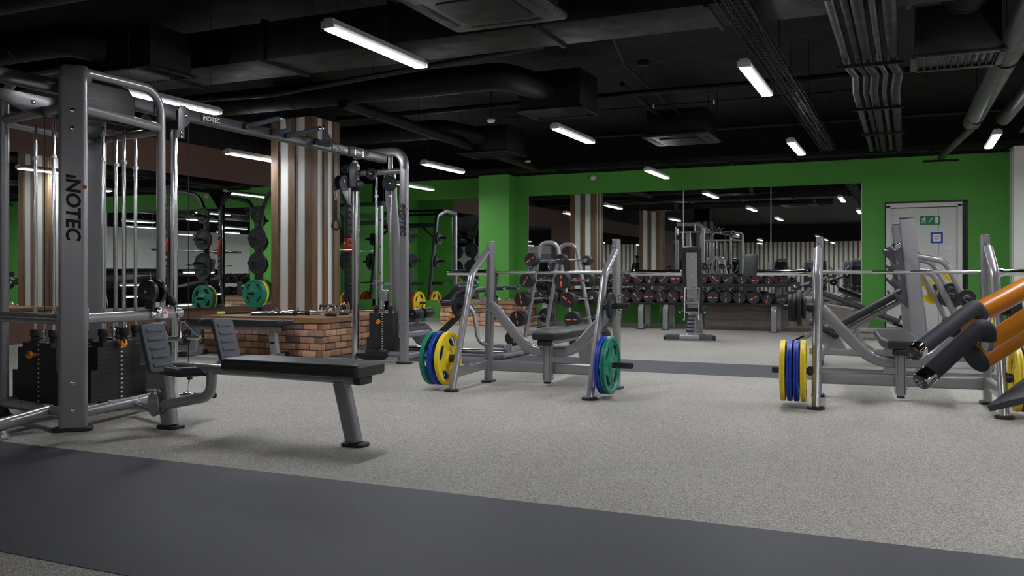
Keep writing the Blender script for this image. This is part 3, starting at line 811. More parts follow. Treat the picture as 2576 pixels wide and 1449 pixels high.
on_peg(LB, R(0.8), 1, 0.263, 0.685, 'blue', 'blue plate behind the green one at the right of the middle bench', G)
on_peg(LB, R(0.8), 1, 0.263, 0.735, 'green', 'green plate facing us at the right of the middle press bench', G)
on_peg(LB, R(0.8), -1, 0.717, 0.685, 'black5', 'small black plate on the upper left peg of the middle bench', G)
on_peg(LB, R(0.8), 1, 0.717, 0.685, 'black5', 'small black plate on the upper right peg of the middle bench', G)
G = 'plates stored on the right press bench'
for d, k, lab in ((0.688, 'yellow', 'yellow plate nearest the left leg of the right press bench'), (0.735, 'blue', 'right one of two blue plates at the right press bench left leg'),
                  (0.782, 'blue', 'left one of two blue plates at the right press bench left leg'), (0.83, 'yellow', 'outermost yellow plate at the left of the right press bench')):
    on_peg(RB, RBR, -1, 0.263, d, k, lab, G)
for d, k, lab in ((0.690, 'black25', 'smallest black plate on the right bench upper left peg'), (0.722, 'black10', 'largest black plate on the right bench upper left peg'),
                  (0.756, 'black5', 'inner medium black plate on the right bench upper left peg'), (0.789, 'black5', 'outermost medium black plate on the right bench upper left peg')):
    on_peg(RB, RBR, -1, 0.717, d, k, lab, G)
on_peg(RB, RBR, 1, 0.263, 0.685, 'yellow', 'yellow plate at the right edge below the orange arms', G)
on_peg(RB, RBR, 1, 0.263, 0.732, 'blue', 'blue plate outermost at the right edge below the orange arms', G)
on_peg(RB, RBR, 1, 0.263, 0.779, 'yellow', 'last yellow plate cut by the right edge of the photo', G)
on_peg(RB, RBR, 1, 0.717, 0.69, 'black10', 'black plate on the right bench upper right peg behind the orange arm', G)
on_peg(RB, RBR, 1, 0.717, 0.724, 'black5', 'outer black plate on the right bench upper right peg', G)
# ------------------------------------------------------------------ cable crossover machine: four stack tower, beam, single stack tower
def logo(parent, M, size, mat=M_BLACKPRINT, name='maker_logo', sx=0.95):
    """maker lettering in local xy of M, reading along +x; orange dot above the i"""
    o = MB().text('\u0131NOTEC', size, M, 0.0012, size*0.034, 0, sx, 'CENTER', 0.12).build(name, mat, parent)
    w = size*2.62*sx
    d = MB(); d.lathe([(size*0.12, 0), (size*0.12, 0.0012)], (0, 0, 0), (0, 0, 1), 18, 0, M @ Matrix.Translation((-w/2*0.86, size*0.60, -0.0006)))
    d.build('orange_dot', M_LABELORANGE, o); return o

def weight_stack(parent, c, rz, W=(0.48, 0.37, 0.28), levels=(8, 4, 1), ph=0.0315, z0=0.095, pin=5, mat=M_STACK, rod_top=2.0):
    """stack of plates facing local -y; returns the part"""
    Mx = Matrix.Translation(c) @ Matrix.Rotation(rz, 4, 'Z')
    D = 0.12; s = MB(); z = z0; n = 0; lv = list(zip(W, levels))
    for w, k in lv:
        for i in range(k):
            s.raw(*_box((0, 0, z+ph/2-0.0007), (w, D, ph-0.0009)), 0, Mx); z += ph; n += 1
    top = z
    for x in (-0.09, 0.09): s.lathe([(0.036, 0), (0.036, 0.035)], (x, 0, z0-0.036), (0, 0, 1), 16, 0, Mx)
    o = s.build('weight_stack', mat, parent)
    for x in (-0.09, 0.09):
        b = MB(); b.lathe([(0.026, 0), (0.026, 0.035), (0.034, 0.04), (0.034, 0.078), (0.03, 0.085), (0.012, 0.085)], (x, 0, top), (0, 0, 1), 20, 0, Mx); b.build('stack_bumper', M_RUBBER, o)
        r = MB(); r.lathe([(0.0125, 0.07), (0.0125, rod_top)], (x, 0, 0), (0, 0, 1), 16, 0, Mx); rr = r.build('guide_rod', M_CHROME, parent)
        k = MB(); k.lathe([(0.013, 0), (0.022, 0), (0.022, 0.022), (0.013, 0.022)], (x, 0, rod_top-0.24), (0, 0, 1), 16, 0, Mx); k.build('rod_collar', M_BRUSHED, rr)
    h = MB(); t_ = MB()
    for i in range(n):
        zz = z0 + (i+0.5)*ph
        h.lathe([(0.0058, 0), (0.0058, 0.0012)], (-0.008, -D/2, zz), (0, -1, 0), 10, 0, Mx)
        t_.raw(*_box((0.019, -D/2-0.0006, zz), (0.014, 0.0012, 0.011)), 0, Mx)
        t_.raw(*_box((0.006, -D/2-0.0006, zz), (0.003, 0.0012, 0.005)), 0, Mx)
    h.build('pin_hole', M_BLACKPRINT, o)['kind'] = 'stuff'; t_.build('plate_number_labels', M_LABELWHITE, o)
    zp = z0 + (n - pin + 0.5)*ph
    p = MB(); p.lathe([(0.014, 0), (0.015, 0.035), (0.026, 0.04), (0.028, 0.052), (0.02, 0.056)], (-0.008, -D/2-0.002, zp), (0, -1, 0), 20, 0, Mx); p.build('selector_pin', M_ORANGEPL, o)
    pts = fillet([(-0.008, -D/2-0.055, zp), (-0.03, -D/2-0.07, zp+0.04), (-0.02, -D/2-0.03, top+0.02), (0.0, 0, top+0.03)], 0.05, 5)
    p = MB(); p.tube([Mx @ Vector(q) for q in pts], 0.0055, 8); p.build('pin_cord', M_CABLE, o)
    q = MB(); q.lathe([(0.012, 0), (0.012, 0.06), (0.018, 0.065), (0.018, 0.08), (0.009, 0.084), (0.009, 0.13), (0.004, 0.135)], (0, 0, top), (0, 0, 1), 14, 0, Mx); q.build('lift_stem', M_CHROME, o)
    c_ = MB(); c_.lathe([(0.003, top+0.1), (0.003, rod_top+0.1)], (0, 0, 0), (0, 0, 1), 6, 0, Mx); c_.build('cable', M_CABLE, parent)
    return o
def _box(c, d):
    x, y, z = d[0]/2, d[1]/2, d[2]/2
    vs = [(c[0]+a*x, c[1]+b*y, c[2]+e*z) for a, b, e in ((-1,-1,-1),(1,-1,-1),(1,1,-1),(-1,1,-1),(-1,-1,1),(1,-1,1),(1,1,1),(-1,1,1))]
    return vs, [(0,3,2,1),(4,5,6,7),(0,1,5,4),(1,2,6,5),(2,3,7,6),(3,0,4,7)]
def pulley(parent, p, axis, r=0.055, w=0.02, plate=True, name='pulley', mat=M_PLASTIC):
    ax = Vector(axis).normalized(); p = Vector(p); m = MB()
    m.lathe([(0.006, -w/2), (r*0.3, -w/2), (r*0.34, -w*0.4), (r*0.85, -w*0.4), (r*0.9, -w/2), (r, -w/2), (r*0.94, 0), (r, w/2), (r*0.9, w/2), (r*0.85, w*0.4), (r*0.34, w*0.4), (r*0.3, w/2), (0.006, w/2)], p, ax, 30)
    o = m.build(name, mat, parent)
    b = MB(); b.lathe([(0.007, -w*0.8), (0.007, w*0.8)], p, ax, 10)
    for s in (-1, 1): b.bolt(p + ax*(s*w*0.75), ax*s, 0.008, 0.006)
    b.build('axle', M_BRUSHED, o); return o

def cable_machine():
    t = thing('cable_machine', 'grey cable crossover machine with weight stacks, overhead beam and far tower', 'cable machine', (-5.25, 4.4, 0))
    O = Vector((-5.25, 4.4, 0)); L = lambda x, y, z: Vector((x, y, z)) - O
    W = lambda x, y, z: L(-4.73 + x, 3.88 + y, z)          # relative to the near corner post
    SWP = lambda x, y, z: L(-4.73 - y, 3.88 - x, z)        # mirrored over the diagonal
    n = Vector((1, -1, 0)).normalized()
    # near and far wide posts, bent over at the top
    for base, d, nm in (((-4.73, 3.88), -n, 'corner_post'), ((-5.74, 4.90), n, 'corner_post')):
        b = Vector((*base, 0)) - O
        m = MB(); m.sweep(fillet([b + Vector((0, 0, 0.02)), b + Vector((0, 0, 2.25)), b + d*0.3 + Vector((0, 0, 2.25))], 0.09, 10), rrect(0.165, 0.075, 0.03, 5), -d)
        for z in (0.13, 0.30, 1.87, 1.98): m.bolt(b - d*0.037 + Vector((0, 0, z)), -d, 0.013, 0.008)
        o = m.build(nm, M_GREY, t)
        f = MB(); f.outline([rrect(0.23, 0.13, 0.04, 5)], 0.022, 0.005, Matrix.Translation(b) @ Matrix.Rotation(R(45), 4, 'Z')); f.build('rubber_foot', M_PLASTIC, o)
        if d is not n:
            pass
    P1 = W(0, 0, 0)
    face = frame(P1 + n*0.0385 + Vector((0, 0, 1.38)), (0, 0, -1), (n.cross(Vector((0, 0, -1)))))
    face = frame(P1 + n*0.0385 + Vector((0.0, 0.0, 1.385)), (0, 0, -1), Vector((1, 1, 0)))
    corner = [c for c in t.children if c.name.startswith('corner_post')][0]
    logo(corner, face, 0.112, sx=1.0)
    for F in (W, SWP):
        a = MB(); a.tube(fillet([F(-0.17, 0.17, 2.285), F(-0.17, 0.87, 2.285), F(-0.17, 0.87, 0.1)], 0.17, 12), 0.031, 18)
        a.build('arch_tube', M_GREY, t)
        r = MB(); r.tube([F(-0.01, 0.03, 2.02), F(-0.17, 0.85, 2.02)], 0.031, 18); r.build('top_rail', M_GREY, t)
        r = MB(); r.tube([F(-0.17, 0.87, 2.0), F(-1.0, 1.02, 2.0)], 0.028, 16); r.build('top_rail', M_GREY, t)
        r = MB(); r.tube([F(-0.01, 0.03, 0.1), F(-0.17, 0.85, 0.1)], 0.034, 18)
        for y in (0.32, 0.6): r.bolt(F(-0.02-0.19*y+0.034, y, 0.115), F(1, 0, 0)-F(0, 0, 0), 0.013, 0.01)
        r.build('base_rail', M_GREY, t)
        r = MB(); r.tube([F(-0.17, 0.87, 0.1), F(-1.0, 1.02, 0.1)], 0.034, 16); r.build('base_rail', M_GREY, t)
        b = MB(); b.tube(fillet([F(0.02, 0.05, 0.69), F(-0.05, 0.6, 0.69), F(-0.08, 0.98, 0.69), F(-0.3, 1.05, 0.69)], [0.3, 0.1], 10), 0.034, 20)
        b.box(F(0.03, 0.06, 0.69), (0.05, 0.05, 0.14), 0.01, R(45) if F is W else R(45))
        b.build('bumper_rail', M_GREY, t)
        c = MB(); c.sweep([F(-0.14, 0.965, 0.08), F(-0.14, 0.965, 2.02)], oval(0.05, 0.05, 20)); c.build('chrome_column', M_CHROME, t)
        f = MB(); f.lathe([(0.05, 0), (0.058, 0.004), (0.058, 0.018), (0.045, 0.024), (0.03, 0.07)], F(-0.17, 0.88, 0), (0, 0, 1), 20); f.build('rubber_foot', M_PLASTIC, t)
        # pulley bracket at the head of the chrome column
        ax = (F(1, 0, 0) - F(0, 0, 0))
        k = MB(); pts = [(-0.03, -0.1), (0.03, -0.1), (0.03, -0.02), (0.06, 0.0), (0.085, 0.03), (0.09, 0.075), (0.075, 0.115), (0.04, 0.14), (-0.01, 0.14), (-0.03, 0.1)]
        yv = F(0, 1, 0) - F(0, 0, 0)
        k.outline([pts], 0.01, 0.002, frame(F(-0.1, 0.985, 2.06), yv, (0, 0, 1)))
        k.bolt(F(-0.1, 1.03, 2.13)+ax*0.008, ax, 0.011); k.bolt(F(-0.1, 0.985, 2.0)+ax*0.008, ax, 0.01); k.bolt(F(-0.1, 0.985, 1.97)+ax*0.008, ax, 0.01)
        k.build('pulley_bracket', M_DGREY, t)
        pulley(t, F(-0.125, 1.03, 2.13), ax, 0.058)
        c = MB(); c.tube([F(-0.125, 1.088, 2.13), F(-0.125, 1.088, 0.25)], 0.003, 6); c.build('cable', M_CABLE, t)
        pulley(t, F(-0.2, 0.96, 0.12), ax, 0.06)
    # stacks A, B and those behind
    weight_stack(t, L(-5.41, 4.21, 0), 0.0, pin=3, levels=(7, 5, 1))
    weight_stack(t, L(-5.12, 4.53, 0), R(90), pin=1, levels=(7, 5, 1))
    weight_stack(t, L(-5.56, 4.55, 0), R(180), pin=4, levels=(7, 5, 1))
    weight_stack(t, L(-5.30, 4.80, 0), R(-90), pin=4, levels=(7, 5, 1))
    # link tube to the neighbouring station at the left edge
    m = MB(); m.tube(fillet([L(-5.02, 3.95, 0.1), L(-4.95, 3.72, 0.09), L(-4.78, 3.2, 0.08)], 0.2, 5), 0.036, 16); m.tube([L(-4.78, 3.2, 0.08), L(-4.75, 3.1, 0.08)], 0.036, 16)
    m.lathe([(0.05, 0), (0.055, 0.004), (0.055, 0.02), (0.035, 0.05)], L(-4.88, 3.5, 0), (0, 0, 1), 18); m.build('link_tube', M_GREY, t)
    # beam with joint plates
    b = MB(); b.bar([L(-5.1, 2.0, 2.2), L(-5.1, 8.03, 2.2)], 0.06, 0.095, 0.012)
    for y in (5.02, 7.5): b.box(L(-5.065, y, 2.2), (0.012, 0.34, 0.097), 0.003)
    for y0 in (4.92, 5.11, 7.42, 7.56):
        for z in (2.178, 2.222): b.bolt(L(-5.058, y0, z), (1, 0, 0), 0.011, 0.008)
    beam = b.build('overhead_beam', M_BEAM, t)
    for y in (5.42, 7.14):
        p = MB(); p.box(L(-5.069, y, 2.203), (0.003, 0.2, 0.055)); o = p.build('name_plate', M_BLACKPRINT, beam)
    for y in (5.42, 7.14):
        MB().text('NOTEC', 0.056, frame(L(-5.066, y+0.018, 2.201), (0, 1, 0), (0, 0, 1)), 0.001, 0.0012, 0, 0.95).build('name_plate_lettering', M_LABELWHITE, beam)
        MB().box(L(-5.066, y-0.075, 2.196), (0.002, 0.009, 0.03)).build('name_plate_lettering', M_LABELWHITE, beam)
        MB().lathe([(0.006, 0), (0.006, 0.001)], L(-5.067, y-0.075, 2.222), (1, 0, 0), 12).build('orange_dot', M_LABELORANGE, beam)
    # curved guard plates between beam and tower
    g = MB(); pts = [(-0.62, 0.0), (0.1, 0.0), (0.1, -0.16), (-0.02, -0.16), (-0.12, -0.13), (-0.3, -0.12), (-0.45, -0.08)]
    g.outline([pts], 0.012, 0.003, frame(L(-5.062, 4.1, 2.11), (0, 1, 0), (0, 0, 1))); g.bolt(L(-5.05, 3.85, 2.06), (1, 0, 0), 0.014)
    g.build('guard_plate', M_BEAM, t)
    g = MB(); g.outline([[(0, 0), (0.52, 0), (0.52, 0.2), (0.46, 0.26), (0.14, 0.30), (0.0, 0.2)]], 0.05, 0.015, frame(L(-5.0, 4.05, 2.0), (0, 1, 0), (0, 0, 1))); g.build('pulley_cover', M_BLACKPRINT, t)
    pulley(t, L(-5.05, 4.75, 2.07), (1, 0, 0), 0.06)
    # pull-up grips on the beam
    def grip(pts, r=0.021):
        P = fillet(pts, 0.06, 8); h = MB(); h.tube(P, r, 14); o = h.build('pull_up_grip', M_FOAM, beam)
        a, e = Vector(P[-2]), Vector(P[-1]); d = (e-a).normalized()
        c = MB(); c.lathe([(r*0.98, 0), (r*0.98, 0.028), (r*0.8, 0.034)], e-d*0.004, d, 16); c.build('chrome_cap', M_CHROME, beam)
    y0 = 5.95
    grip([L(-5.06, 5.84, 2.21), L(-5.0, 5.88, 2.215), L(-4.90, 5.98, 2.27)] if False else [L(-5.06, 5.82, 2.21), L(-4.99, 5.86, 2.225), L(-4.90, 6.05, 2.30)])
    grip([L(-5.06, 6.16, 2.21), L(-4.98, 6.17, 2.205), L(-4.93, 6.22, 2.22), L(-4.96, 6.24, 2.32)])
    grip([L(-5.06, 6.36, 2.21), L(-4.99, 6.40, 2.22), L(-4.90, 6.60, 2.295)])
    grip([L(-5.06, 6.78, 2.205), L(-4.98, 6.80, 2.18), L(-4.93, 6.86, 2.18), L(-4.97, 6.78, 2.32)])
    for y in (5.82, 6.16, 6.36, 6.78):
        MB().box(L(-5.06, y, 2.208), (0.05, 0.05, 0.05), 0.012).build('grip_clamp', M_PLASTIC, beam)
    # ---- far tower
    post = MB(); post.sweep(fillet([L(-5.0, 8.27, 0.02), L(-5.0, 8.27, 2.31), L(-5.68, 8.33, 2.31)], 0.16, 12), rrect(0.10, 0.06, 0.02, 5), (0, 1, 0))
    for z in (0.30, 0.46): post.bolt(L(-5.02, 8.218, z), (0, -1, 0), 0.011)
    o = post.build('tower_post', M_GREY, t)
    logo(o, frame(L(-4.99, 8.2185, 1.56), (0, 0, -1), (1, 0, 0)), 0.085, sx=1.15)
    f = MB(); f.outline([rrect(0.17, 0.13, 0.04, 5)], 0.02, 0.005, Matrix.Translation(L(-5.0, 8.27, 0))); f.build('rubber_foot', M_PLASTIC, o)
    c = MB(); c.sweep([L(-5.66, 8.33, 0.06), L(-5.66, 8.33, 2.2)], oval(0.055, 0.075, 20), (0, 1, 0)); c.build('chrome_column', M_CHROME, t)
    c = MB(); c.bar([L(-5.70, 8.36, 0.0), L(-5.70, 8.36, 2.25)], 0.045, 0.06, 0.01, (0, 1, 0)); c.build('column_backing', M_GREY, t)
    m = MB(); m.sweep([L(-5.22, 8.62, 0.0), L(-5.33, 8.50, 2.1)], rrect(0.13, 0.06, 0.02, 4), (0.3, -0.9, 0)); m.build('raked_mast', M_GREY, t)
    m = MB(); m.tube([L(-5.68, 8.33, 2.10), L(-5.0, 8.3, 2.10)], 0.032, 16); m.tube([L(-5.2, 8.31, 2.10), L(-5.2, 8.31, 2.3)], 0.026, 14); m.build('top_rail', M_GREY, t)
    m = MB(); m.tube([L(-5.66, 8.33, 0.09), L(-5.0, 8.3, 0.09)], 0.032, 16); m.build('base_rail', M_GREY, t)
    m = MB(); m.bar([L(-5.5, 8.3, 0.095), L(-5.22, 8.29, 0.095)], 0.07, 0.07, 0.012); m.outline([[(0, 0), (0.3, -0.0), (0.42, 0.0), (0.33, -0.07), (0.1, -0.08), (0.0, -0.05), (-0.05, -0.02)]], 0.03, 0.006, frame(L(-5.62, 8.32, 0.09), (1, 0, 0), (0, 0, 1)))
    m.build('pulley_cover', M_PLASTIC, t)
    m = MB(); m.bar([L(-5.06, 8.3, 0.3), L(-5.06, 8.9, 0.3)], 0.05, 0.06, 0.012); m.bar([L(-5.06, 8.3, 0.06), L(-5.06, 8.95, 0.06)], 0.05, 0.06, 0.012); m.build('side_rail', M_GREY, t)
    weight_stack(t, L(-5.40, 8.48, 0), R(4), W=(0.36, 0.30, 0.30), levels=(5, 9, 1), ph=0.0275, z0=0.125, pin=4, rod_top=2.08)
    k = MB(); k.outline([[(-0.04, -0.06), (0.04, -0.06), (0.04, 0.03), (0.028, 0.055), (0, 0.068), (-0.028, 0.055), (-0.04, 0.03)]], 0.012, 0.002, frame(L(-5.38, 8.45, 0.73), (1, 0, 0), (0, 0, 1)))
    k.outline([[(-0.04, -0.06), (0.04, -0.06), (0.04, 0.03), (0.028, 0.055), (0, 0.068), (-0.028, 0.055), (-0.04, 0.03)]], 0.012, 0.002, frame(L(-5.38, 8.51, 0.73), (1, 0, 0), (0, 0, 1)))
    k.bolt(L(-5.38, 8.435, 0.74), (0, -1, 0), 0.012); k.tube([L(-5.4, 8.48, 0.56), L(-5.4, 8.48, 0.68)], 0.012, 10); k.build('pulley_block', M_GREY, t)
    pulley(t, L(-5.42, 8.27, 2.08), (0.3, -1, 0), 0.065); pulley(t, L(-5.27, 8.40, 1.98), (0.7, -0.7, 0), 0.085)
    pulley(t, L(-5.71, 8.2, 2.13), (1, -0.3, 0), 0.06)
    k = MB(); k.outline([[(-0.04, -0.16), (0.03, -0.16), (0.04, 0.0), (0.06, 0.06), (0.03, 0.11), (-0.03, 0.11), (-0.055, 0.05)]], 0.012, 0.002, frame(L(-5.63, 8.22, 2.10), (0.5, 0.86, 0), (0, 0, 1))); k.build('pulley_bracket', M_DGREY, t)
    # height adjusting carriage with swivel pulley
    k = MB(); k.lathe([(0.06, -0.06), (0.066, -0.05), (0.066, 0.05), (0.06, 0.06)], L(-5.66, 8.33, 1.96), (0, 0, 1), 22); k.box(L(-5.60, 8.30, 1.96), (0.09, 0.09, 0.1), 0.02)
    k.lathe([(0.03, 0), (0.03, 0.09)], L(-5.66, 8.27, 1.96), (-0.3, -1, 0), 16)
    o = k.build('sliding_carriage', M_PLASTIC, t)
    d = MB(); d.lathe([(0.085, -0.012), (0.09, -0.008), (0.09, 0.008), (0.085, 0.012)], (0, 0, 0), (0, 0, 1), 30, 0, frame(L(-5.70, 8.16, 1.98), (0.15, 0.35, 0), (0, 0, 1)) @ Matrix.Diagonal((0.75, 1, 1, 1)))
    d.build('swivel_plate', M_DGREY, o)
    MB().box(L(-5.695, 8.14, 2.0), (0.03, 0.004, 0.035), 0, R(-20)).build('warning_label', M_LABELWHITE, o)
    pulley(t, L(-5.76, 8.16, 1.99), (1, -0.45, 0), 0.08, 0.022)
    return t
cable_machine()

# ------------------------------------------------------------------ hanging attachments of the machine
def clip(mb, p, q, r=0.0045):
    """carabiner loop from p down to q"""
    p, q = Vector(p), Vector(q); d = (q-p); w = d.length*0.22; u = d.normalized(); s = u.cross(Vector((0.6, 0.6, 0.2))).normalized()
    pts = [p, p+d*0.2+s*w, p+d*0.75+s*w, q, p+d*0.75-s*w, p+d*0.2-s*w]
    mb.tube(pts, r, 8, closed=True)
t = thing('v_grip_bar', 'chrome V shaped row handle hanging by the foot plates', 'handle', (-4.43, 4.45, 0.70))
O = Vector((-4.43, 4.45, 0.70)); L = lambda x, y, z: Vector((x, y, z)) - O
m = MB(); m.lathe([(0.012, 0), (0.021, 0.004), (0.021, 0.055), (0.012, 0.062)], L(-4.52, 4.47, 0.815), (0.55, -0.1, -0.83), 16); m.build('cable_stop', M_RUBBER, t)
m = MB(); m.tube([L(-4.68, 4.50, 0.92), L(-4.52, 4.47, 0.81)], 0.003, 6); m.build('cable', M_CABLE, t)
m = MB(); clip(m, L(-4.49, 4.465, 0.765), L(-4.445, 4.45, 0.69), 0.0055); clip(m, L(-4.45, 4.45, 0.70), L(-4.425, 4.445, 0.655), 0.005); m.build('carabiner', M_CHROME, t)
for s, lab in ((-1, 'near arm'), (1, 'far arm')):
    m = MB(); m.tube(fillet([L(-4.42, 4.445, 0.66), L(-4.40, 4.445+s*0.02, 0.655), L(-4.33, 4.445+s*0.085, 0.555)], 0.015, 6), 0.009, 12); m.build('arm', M_CHROME, t)
    m = MB(); m.tube([L(-4.325, 4.445+s*0.087, 0.55), L(-4.43, 4.445+s*0.087, 0.545)], 0.016, 12); m.build('grip', M_CHROME if s > 0 else M_BRUSHED, t)
t = thing('straight_cable_bar', 'short straight bar with black grips hanging low behind the row bench', 'handle', (-4.97, 5.14, 0.05))
O = Vector((-4.97, 5.14, 0.05)); L = lambda x, y, z: Vector((x, y, z)) - O
m = MB(); m.tube([L(-5.06, 5.09, 0.05), L(-4.83, 5.21, 0.045)], 0.012, 12); m.lathe([(0.02, -0.03), (0.022, 0), (0.02, 0.03)], L(-5.01, 5.115, 0.05), (0.88, 0.46, 0), 16); m.build('bar', M_CHROME, t)
for a, b in (((-4.97, 5.135, 0.05), (-4.86, 5.195, 0.046)),): m = MB(); m.tube([L(*a), L(*b)], 0.017, 12); m.build('grip', M_FOAM, t)
m = MB(); m.ball(L(-4.835, 5.21, 0.046), 0.024); m.build('end_knob', M_RUBBER, t)
m = MB(); clip(m, L(-4.995, 5.12, 0.17), L(-5.005, 5.115, 0.075), 0.0055); m.build('carabiner', M_CHROME, t)
m = MB(); m.box(L(-4.99, 5.12, 0.185), (0.035, 0.03, 0.035), 0.006); m.tube([L(-4.99, 5.12, 0.19), L(-5.0, 5.0, 0.22)], 0.003, 6); m.build('cable_stop', M_RUBBER, t)
t = thing('pull_strap', 'black strap attachment hanging from the far tower pulley by a carabiner', 'handle', (-5.80, 8.13, 1.7))
O = Vector((-5.80, 8.13, 1.7)); L = lambda x, y, z: Vector((x, y, z)) - O
m = MB(); m.lathe([(0.012, 0), (0.022, 0.004), (0.022, 0.05), (0.012, 0.056)], L(-5.80, 8.13, 1.955), (0, 0, -1), 16); m.build('cable_stop', M_RUBBER, t)
m = MB(); clip(m, L(-5.80, 8.13, 1.905), L(-5.80, 8.13, 1.80), 0.0055); m.build('carabiner', M_CHROME, t)
m = MB(); m.box(L(-5.80, 8.13, 1.68), (0.045, 0.012, 0.23), 0.004); m.build('strap', M_RUBBER, t)
m = MB(); m.tube(fillet([L(-5.83, 8.13, 1.57), L(-5.85, 8.13, 1.48), L(-5.75, 8.13, 1.46), L(-5.77, 8.13, 1.57)], 0.03, 5), 0.013, 10); m.build('grip', M_RUBBER, t)

# ------------------------------------------------------------------ low row bench joined to the near tower
def row_bench():
    t = thing('row_bench', 'long low row bench with black pad and two ribbed foot plates', 'weight bench', (-3.4, 4.17, 0))
    O = Vector((-3.4, 4.17, 0)); L = lambda x, y, z: Vector((x, y, z)) - O
    YC = 4.17
    m = MB(); m.sweep([L(-4.22, YC, 0.395), L(-2.79, YC, 0.378)], oval(0.062, 0.062, 24)); m.build('seat_rail', M_GREY, t)
    MB().box(L(-2.785, YC-0.01, 0.378), (0.055, 0.13, 0.05), 0.016).build('rail_cap', M_PLASTIC, t)
    MB().box(L(-3.2, YC, 0.396), (0.8, 0.12, 0.014), 0.004).build('pad_plate', M_GREY, t)
    p = MB(); poly = rrect(0.96, 0.30, 0.03, 5)
    p.outline([poly], 0.075, 0.022, Matrix.Translation(L(-3.2, 4.155, 0.403)), res=4); o = p.build('seat_pad', M_VINYL, t)
    s = MB(); s.tube([Vector(L(-3.2, 4.155, 0.4745)) + Vector((x*0.955, y*0.88, 0)) for x, y in rrect(0.96, 0.30, 0.03, 5)], 0.0016, 6, closed=True); s.build('seam', M_PLASTIC, o)
    s = MB(); s.sweep(fillet([L(-2.80, YC-0.148, 0.412), L(-2.80, YC-0.163, 0.44), L(-2.80, YC-0.13, 0.478), L(-2.80, YC+0.11, 0.478)], 0.02, 4), circ(0.0018, 6)); s.build('seam', M_PLASTIC, o)
    m = MB(); m.sweep([L(-2.935, YC, 0.36), L(-2.862, YC+0.02, 0.02)], rrect(0.105, 0.06, 0.026, 5), (0, 1, 0)); o = m.build('rear_leg', M_GREY, t)
    f = MB(); f.outline([rrect(0.15, 0.11, 0.035, 5)], 0.02, 0.005, Matrix.Translation(L(-2.855, YC+0.02, 0))); f.build('rubber_foot', M_PLASTIC, o)
    m = MB(); m.sweep([L(-4.36, YC+0.02, 0.66), L(-4.255, YC+0.03, 0.02)], rrect(0.115, 0.07, 0.028, 5), (0, 1, 0))
    for z in (0.12, 0.24): m.bolt(L(-4.27-0.16*(z-0.1), YC-0.017, z), (0, -1, 0), 0.012)
    o = m.build('front_post', M_GREY, t)
    MB().box(L(-4.355, YC+0.0, 0.635), (0.135, 0.09, 0.06), 0.014).build('post_cap', M_PLASTIC, o)
    f = MB(); f.outline([rrect(0.16, 0.12, 0.035, 5)], 0.02, 0.005, Matrix.Translation(L(-4.25, YC+0.03, 0))); f.build('rubber_foot', M_PLASTIC, o)
    m = MB(); m.tube(fillet([L(-4.27, YC-0.01, 0.15), L(-3.885, YC-0.01, 0.225), L(-3.885, YC, 0.385)], 0.085, 10), 0.032, 18); m.build('curved_brace', M_GREY, t)
    m = MB(); m.tube([L(-4.30, YC+0.1, 0.07), L(-4.80, 4.45, 0.08)], 0.028, 14); m.build('tower_link', M_GREY, t)
    m = MB(); m.lathe([(0.07, 0), (0.075, 0.004), (0.075, 0.012), (0.07, 0.016)], L(-4.335, YC-0.02, 0.15), (-0.35, -1, 0), 26); m.build('pulley_cover', M_GREY, t)
    # foot plates: tread faces +x, leaning back
    for y, s, nm in ((3.975, -1, 'foot_plate'), (4.575, 1, 'foot_plate')):
        up = Vector((-0.29, 0, 0.957)); yv = Vector((0, 1, 0))
        Mx = frame(L(-4.14, y, 0.525), yv, up)          # z axis = y x up
        k = MB(); k.outline([rrect(0.185, 0.30, 0.025, 5)], 0.03, 0.006, Mx @ Matrix.Translation((0, 0, -0.015)))
        o = k.build(nm, M_FOOTPAD, t)
        for i in range(5):
            r = MB(); r.outline([rrect(0.125, 0.022, 0.010, 5)], 0.006, 0.002, Mx @ Matrix.Translation((0, -0.108+0.054*i, 0.0145))); r.build('tread_rib', M_FOOTPAD, o)
        a = MB(); a.tube(fillet([L(-4.165, y, 0.56), L(-4.13, y, 0.40), L(-4.05, (y+YC)/2, 0.372), L(-3.95, YC, 0.375)], [0.06, 0.08], 8), 0.03, 16); a.build('plate_arm', M_PLASTIC, t)
    return t
row_bench()
# low pulley of the row station, clamped to the bumper rail
t = thing('row_pulley', 'large black double pulley above the row foot plates', 'pulley', (-4.75, 4.50, 0.70))
O = Vector((-4.75, 4.50, 0.70)); L = lambda x, y, z: Vector((x, y, z)) - O
m = MB(); m.lathe([(0.05, -0.02), (0.05, 0.02), (0.042, 0.05), (0.03, 0.055), (0.03, 0.09)], L(-4.75, 4.56, 0.69), (0, 0, 1), 20); m.build('swivel_stub', M_CHROME, t)
m = MB(); m.outline([[(-0.07, -0.02), (-0.03, -0.1), (0.03, -0.1), (0.05, 0), (0.03, 0.06), (-0.05, 0.05)]], 0.05, 0.008, frame(L(-4.77, 4.56, 0.83), (1, 0, 0), (0, 0, 1)) @ Matrix.Translation((0, 0, 0))); m.build('bracket', M_PLASTIC, t)
for y in (4.49, 4.57): pulley(t, L(-4.75, y, 0.85), (0, 1, 0), 0.082, 0.03)
m = MB(); m.lathe([(0.03, -0.012), (0.033, 0), (0.03, 0.012)], L(-4.84, 4.52, 0.83), (0, 1, 0), 20); m.build('side_roller', M_PLASTIC, t)
o = MB().box((0, 0, 0), (0.003, 0.055, 0.05), 0.0005).build('warning_sticker', M_LABELWHITE, None, (-4.745, 4.63, 0.69), (0, 0, R(-8))); tag(o, 'small orange and white warning sticker on the bumper rail', 'sticker')
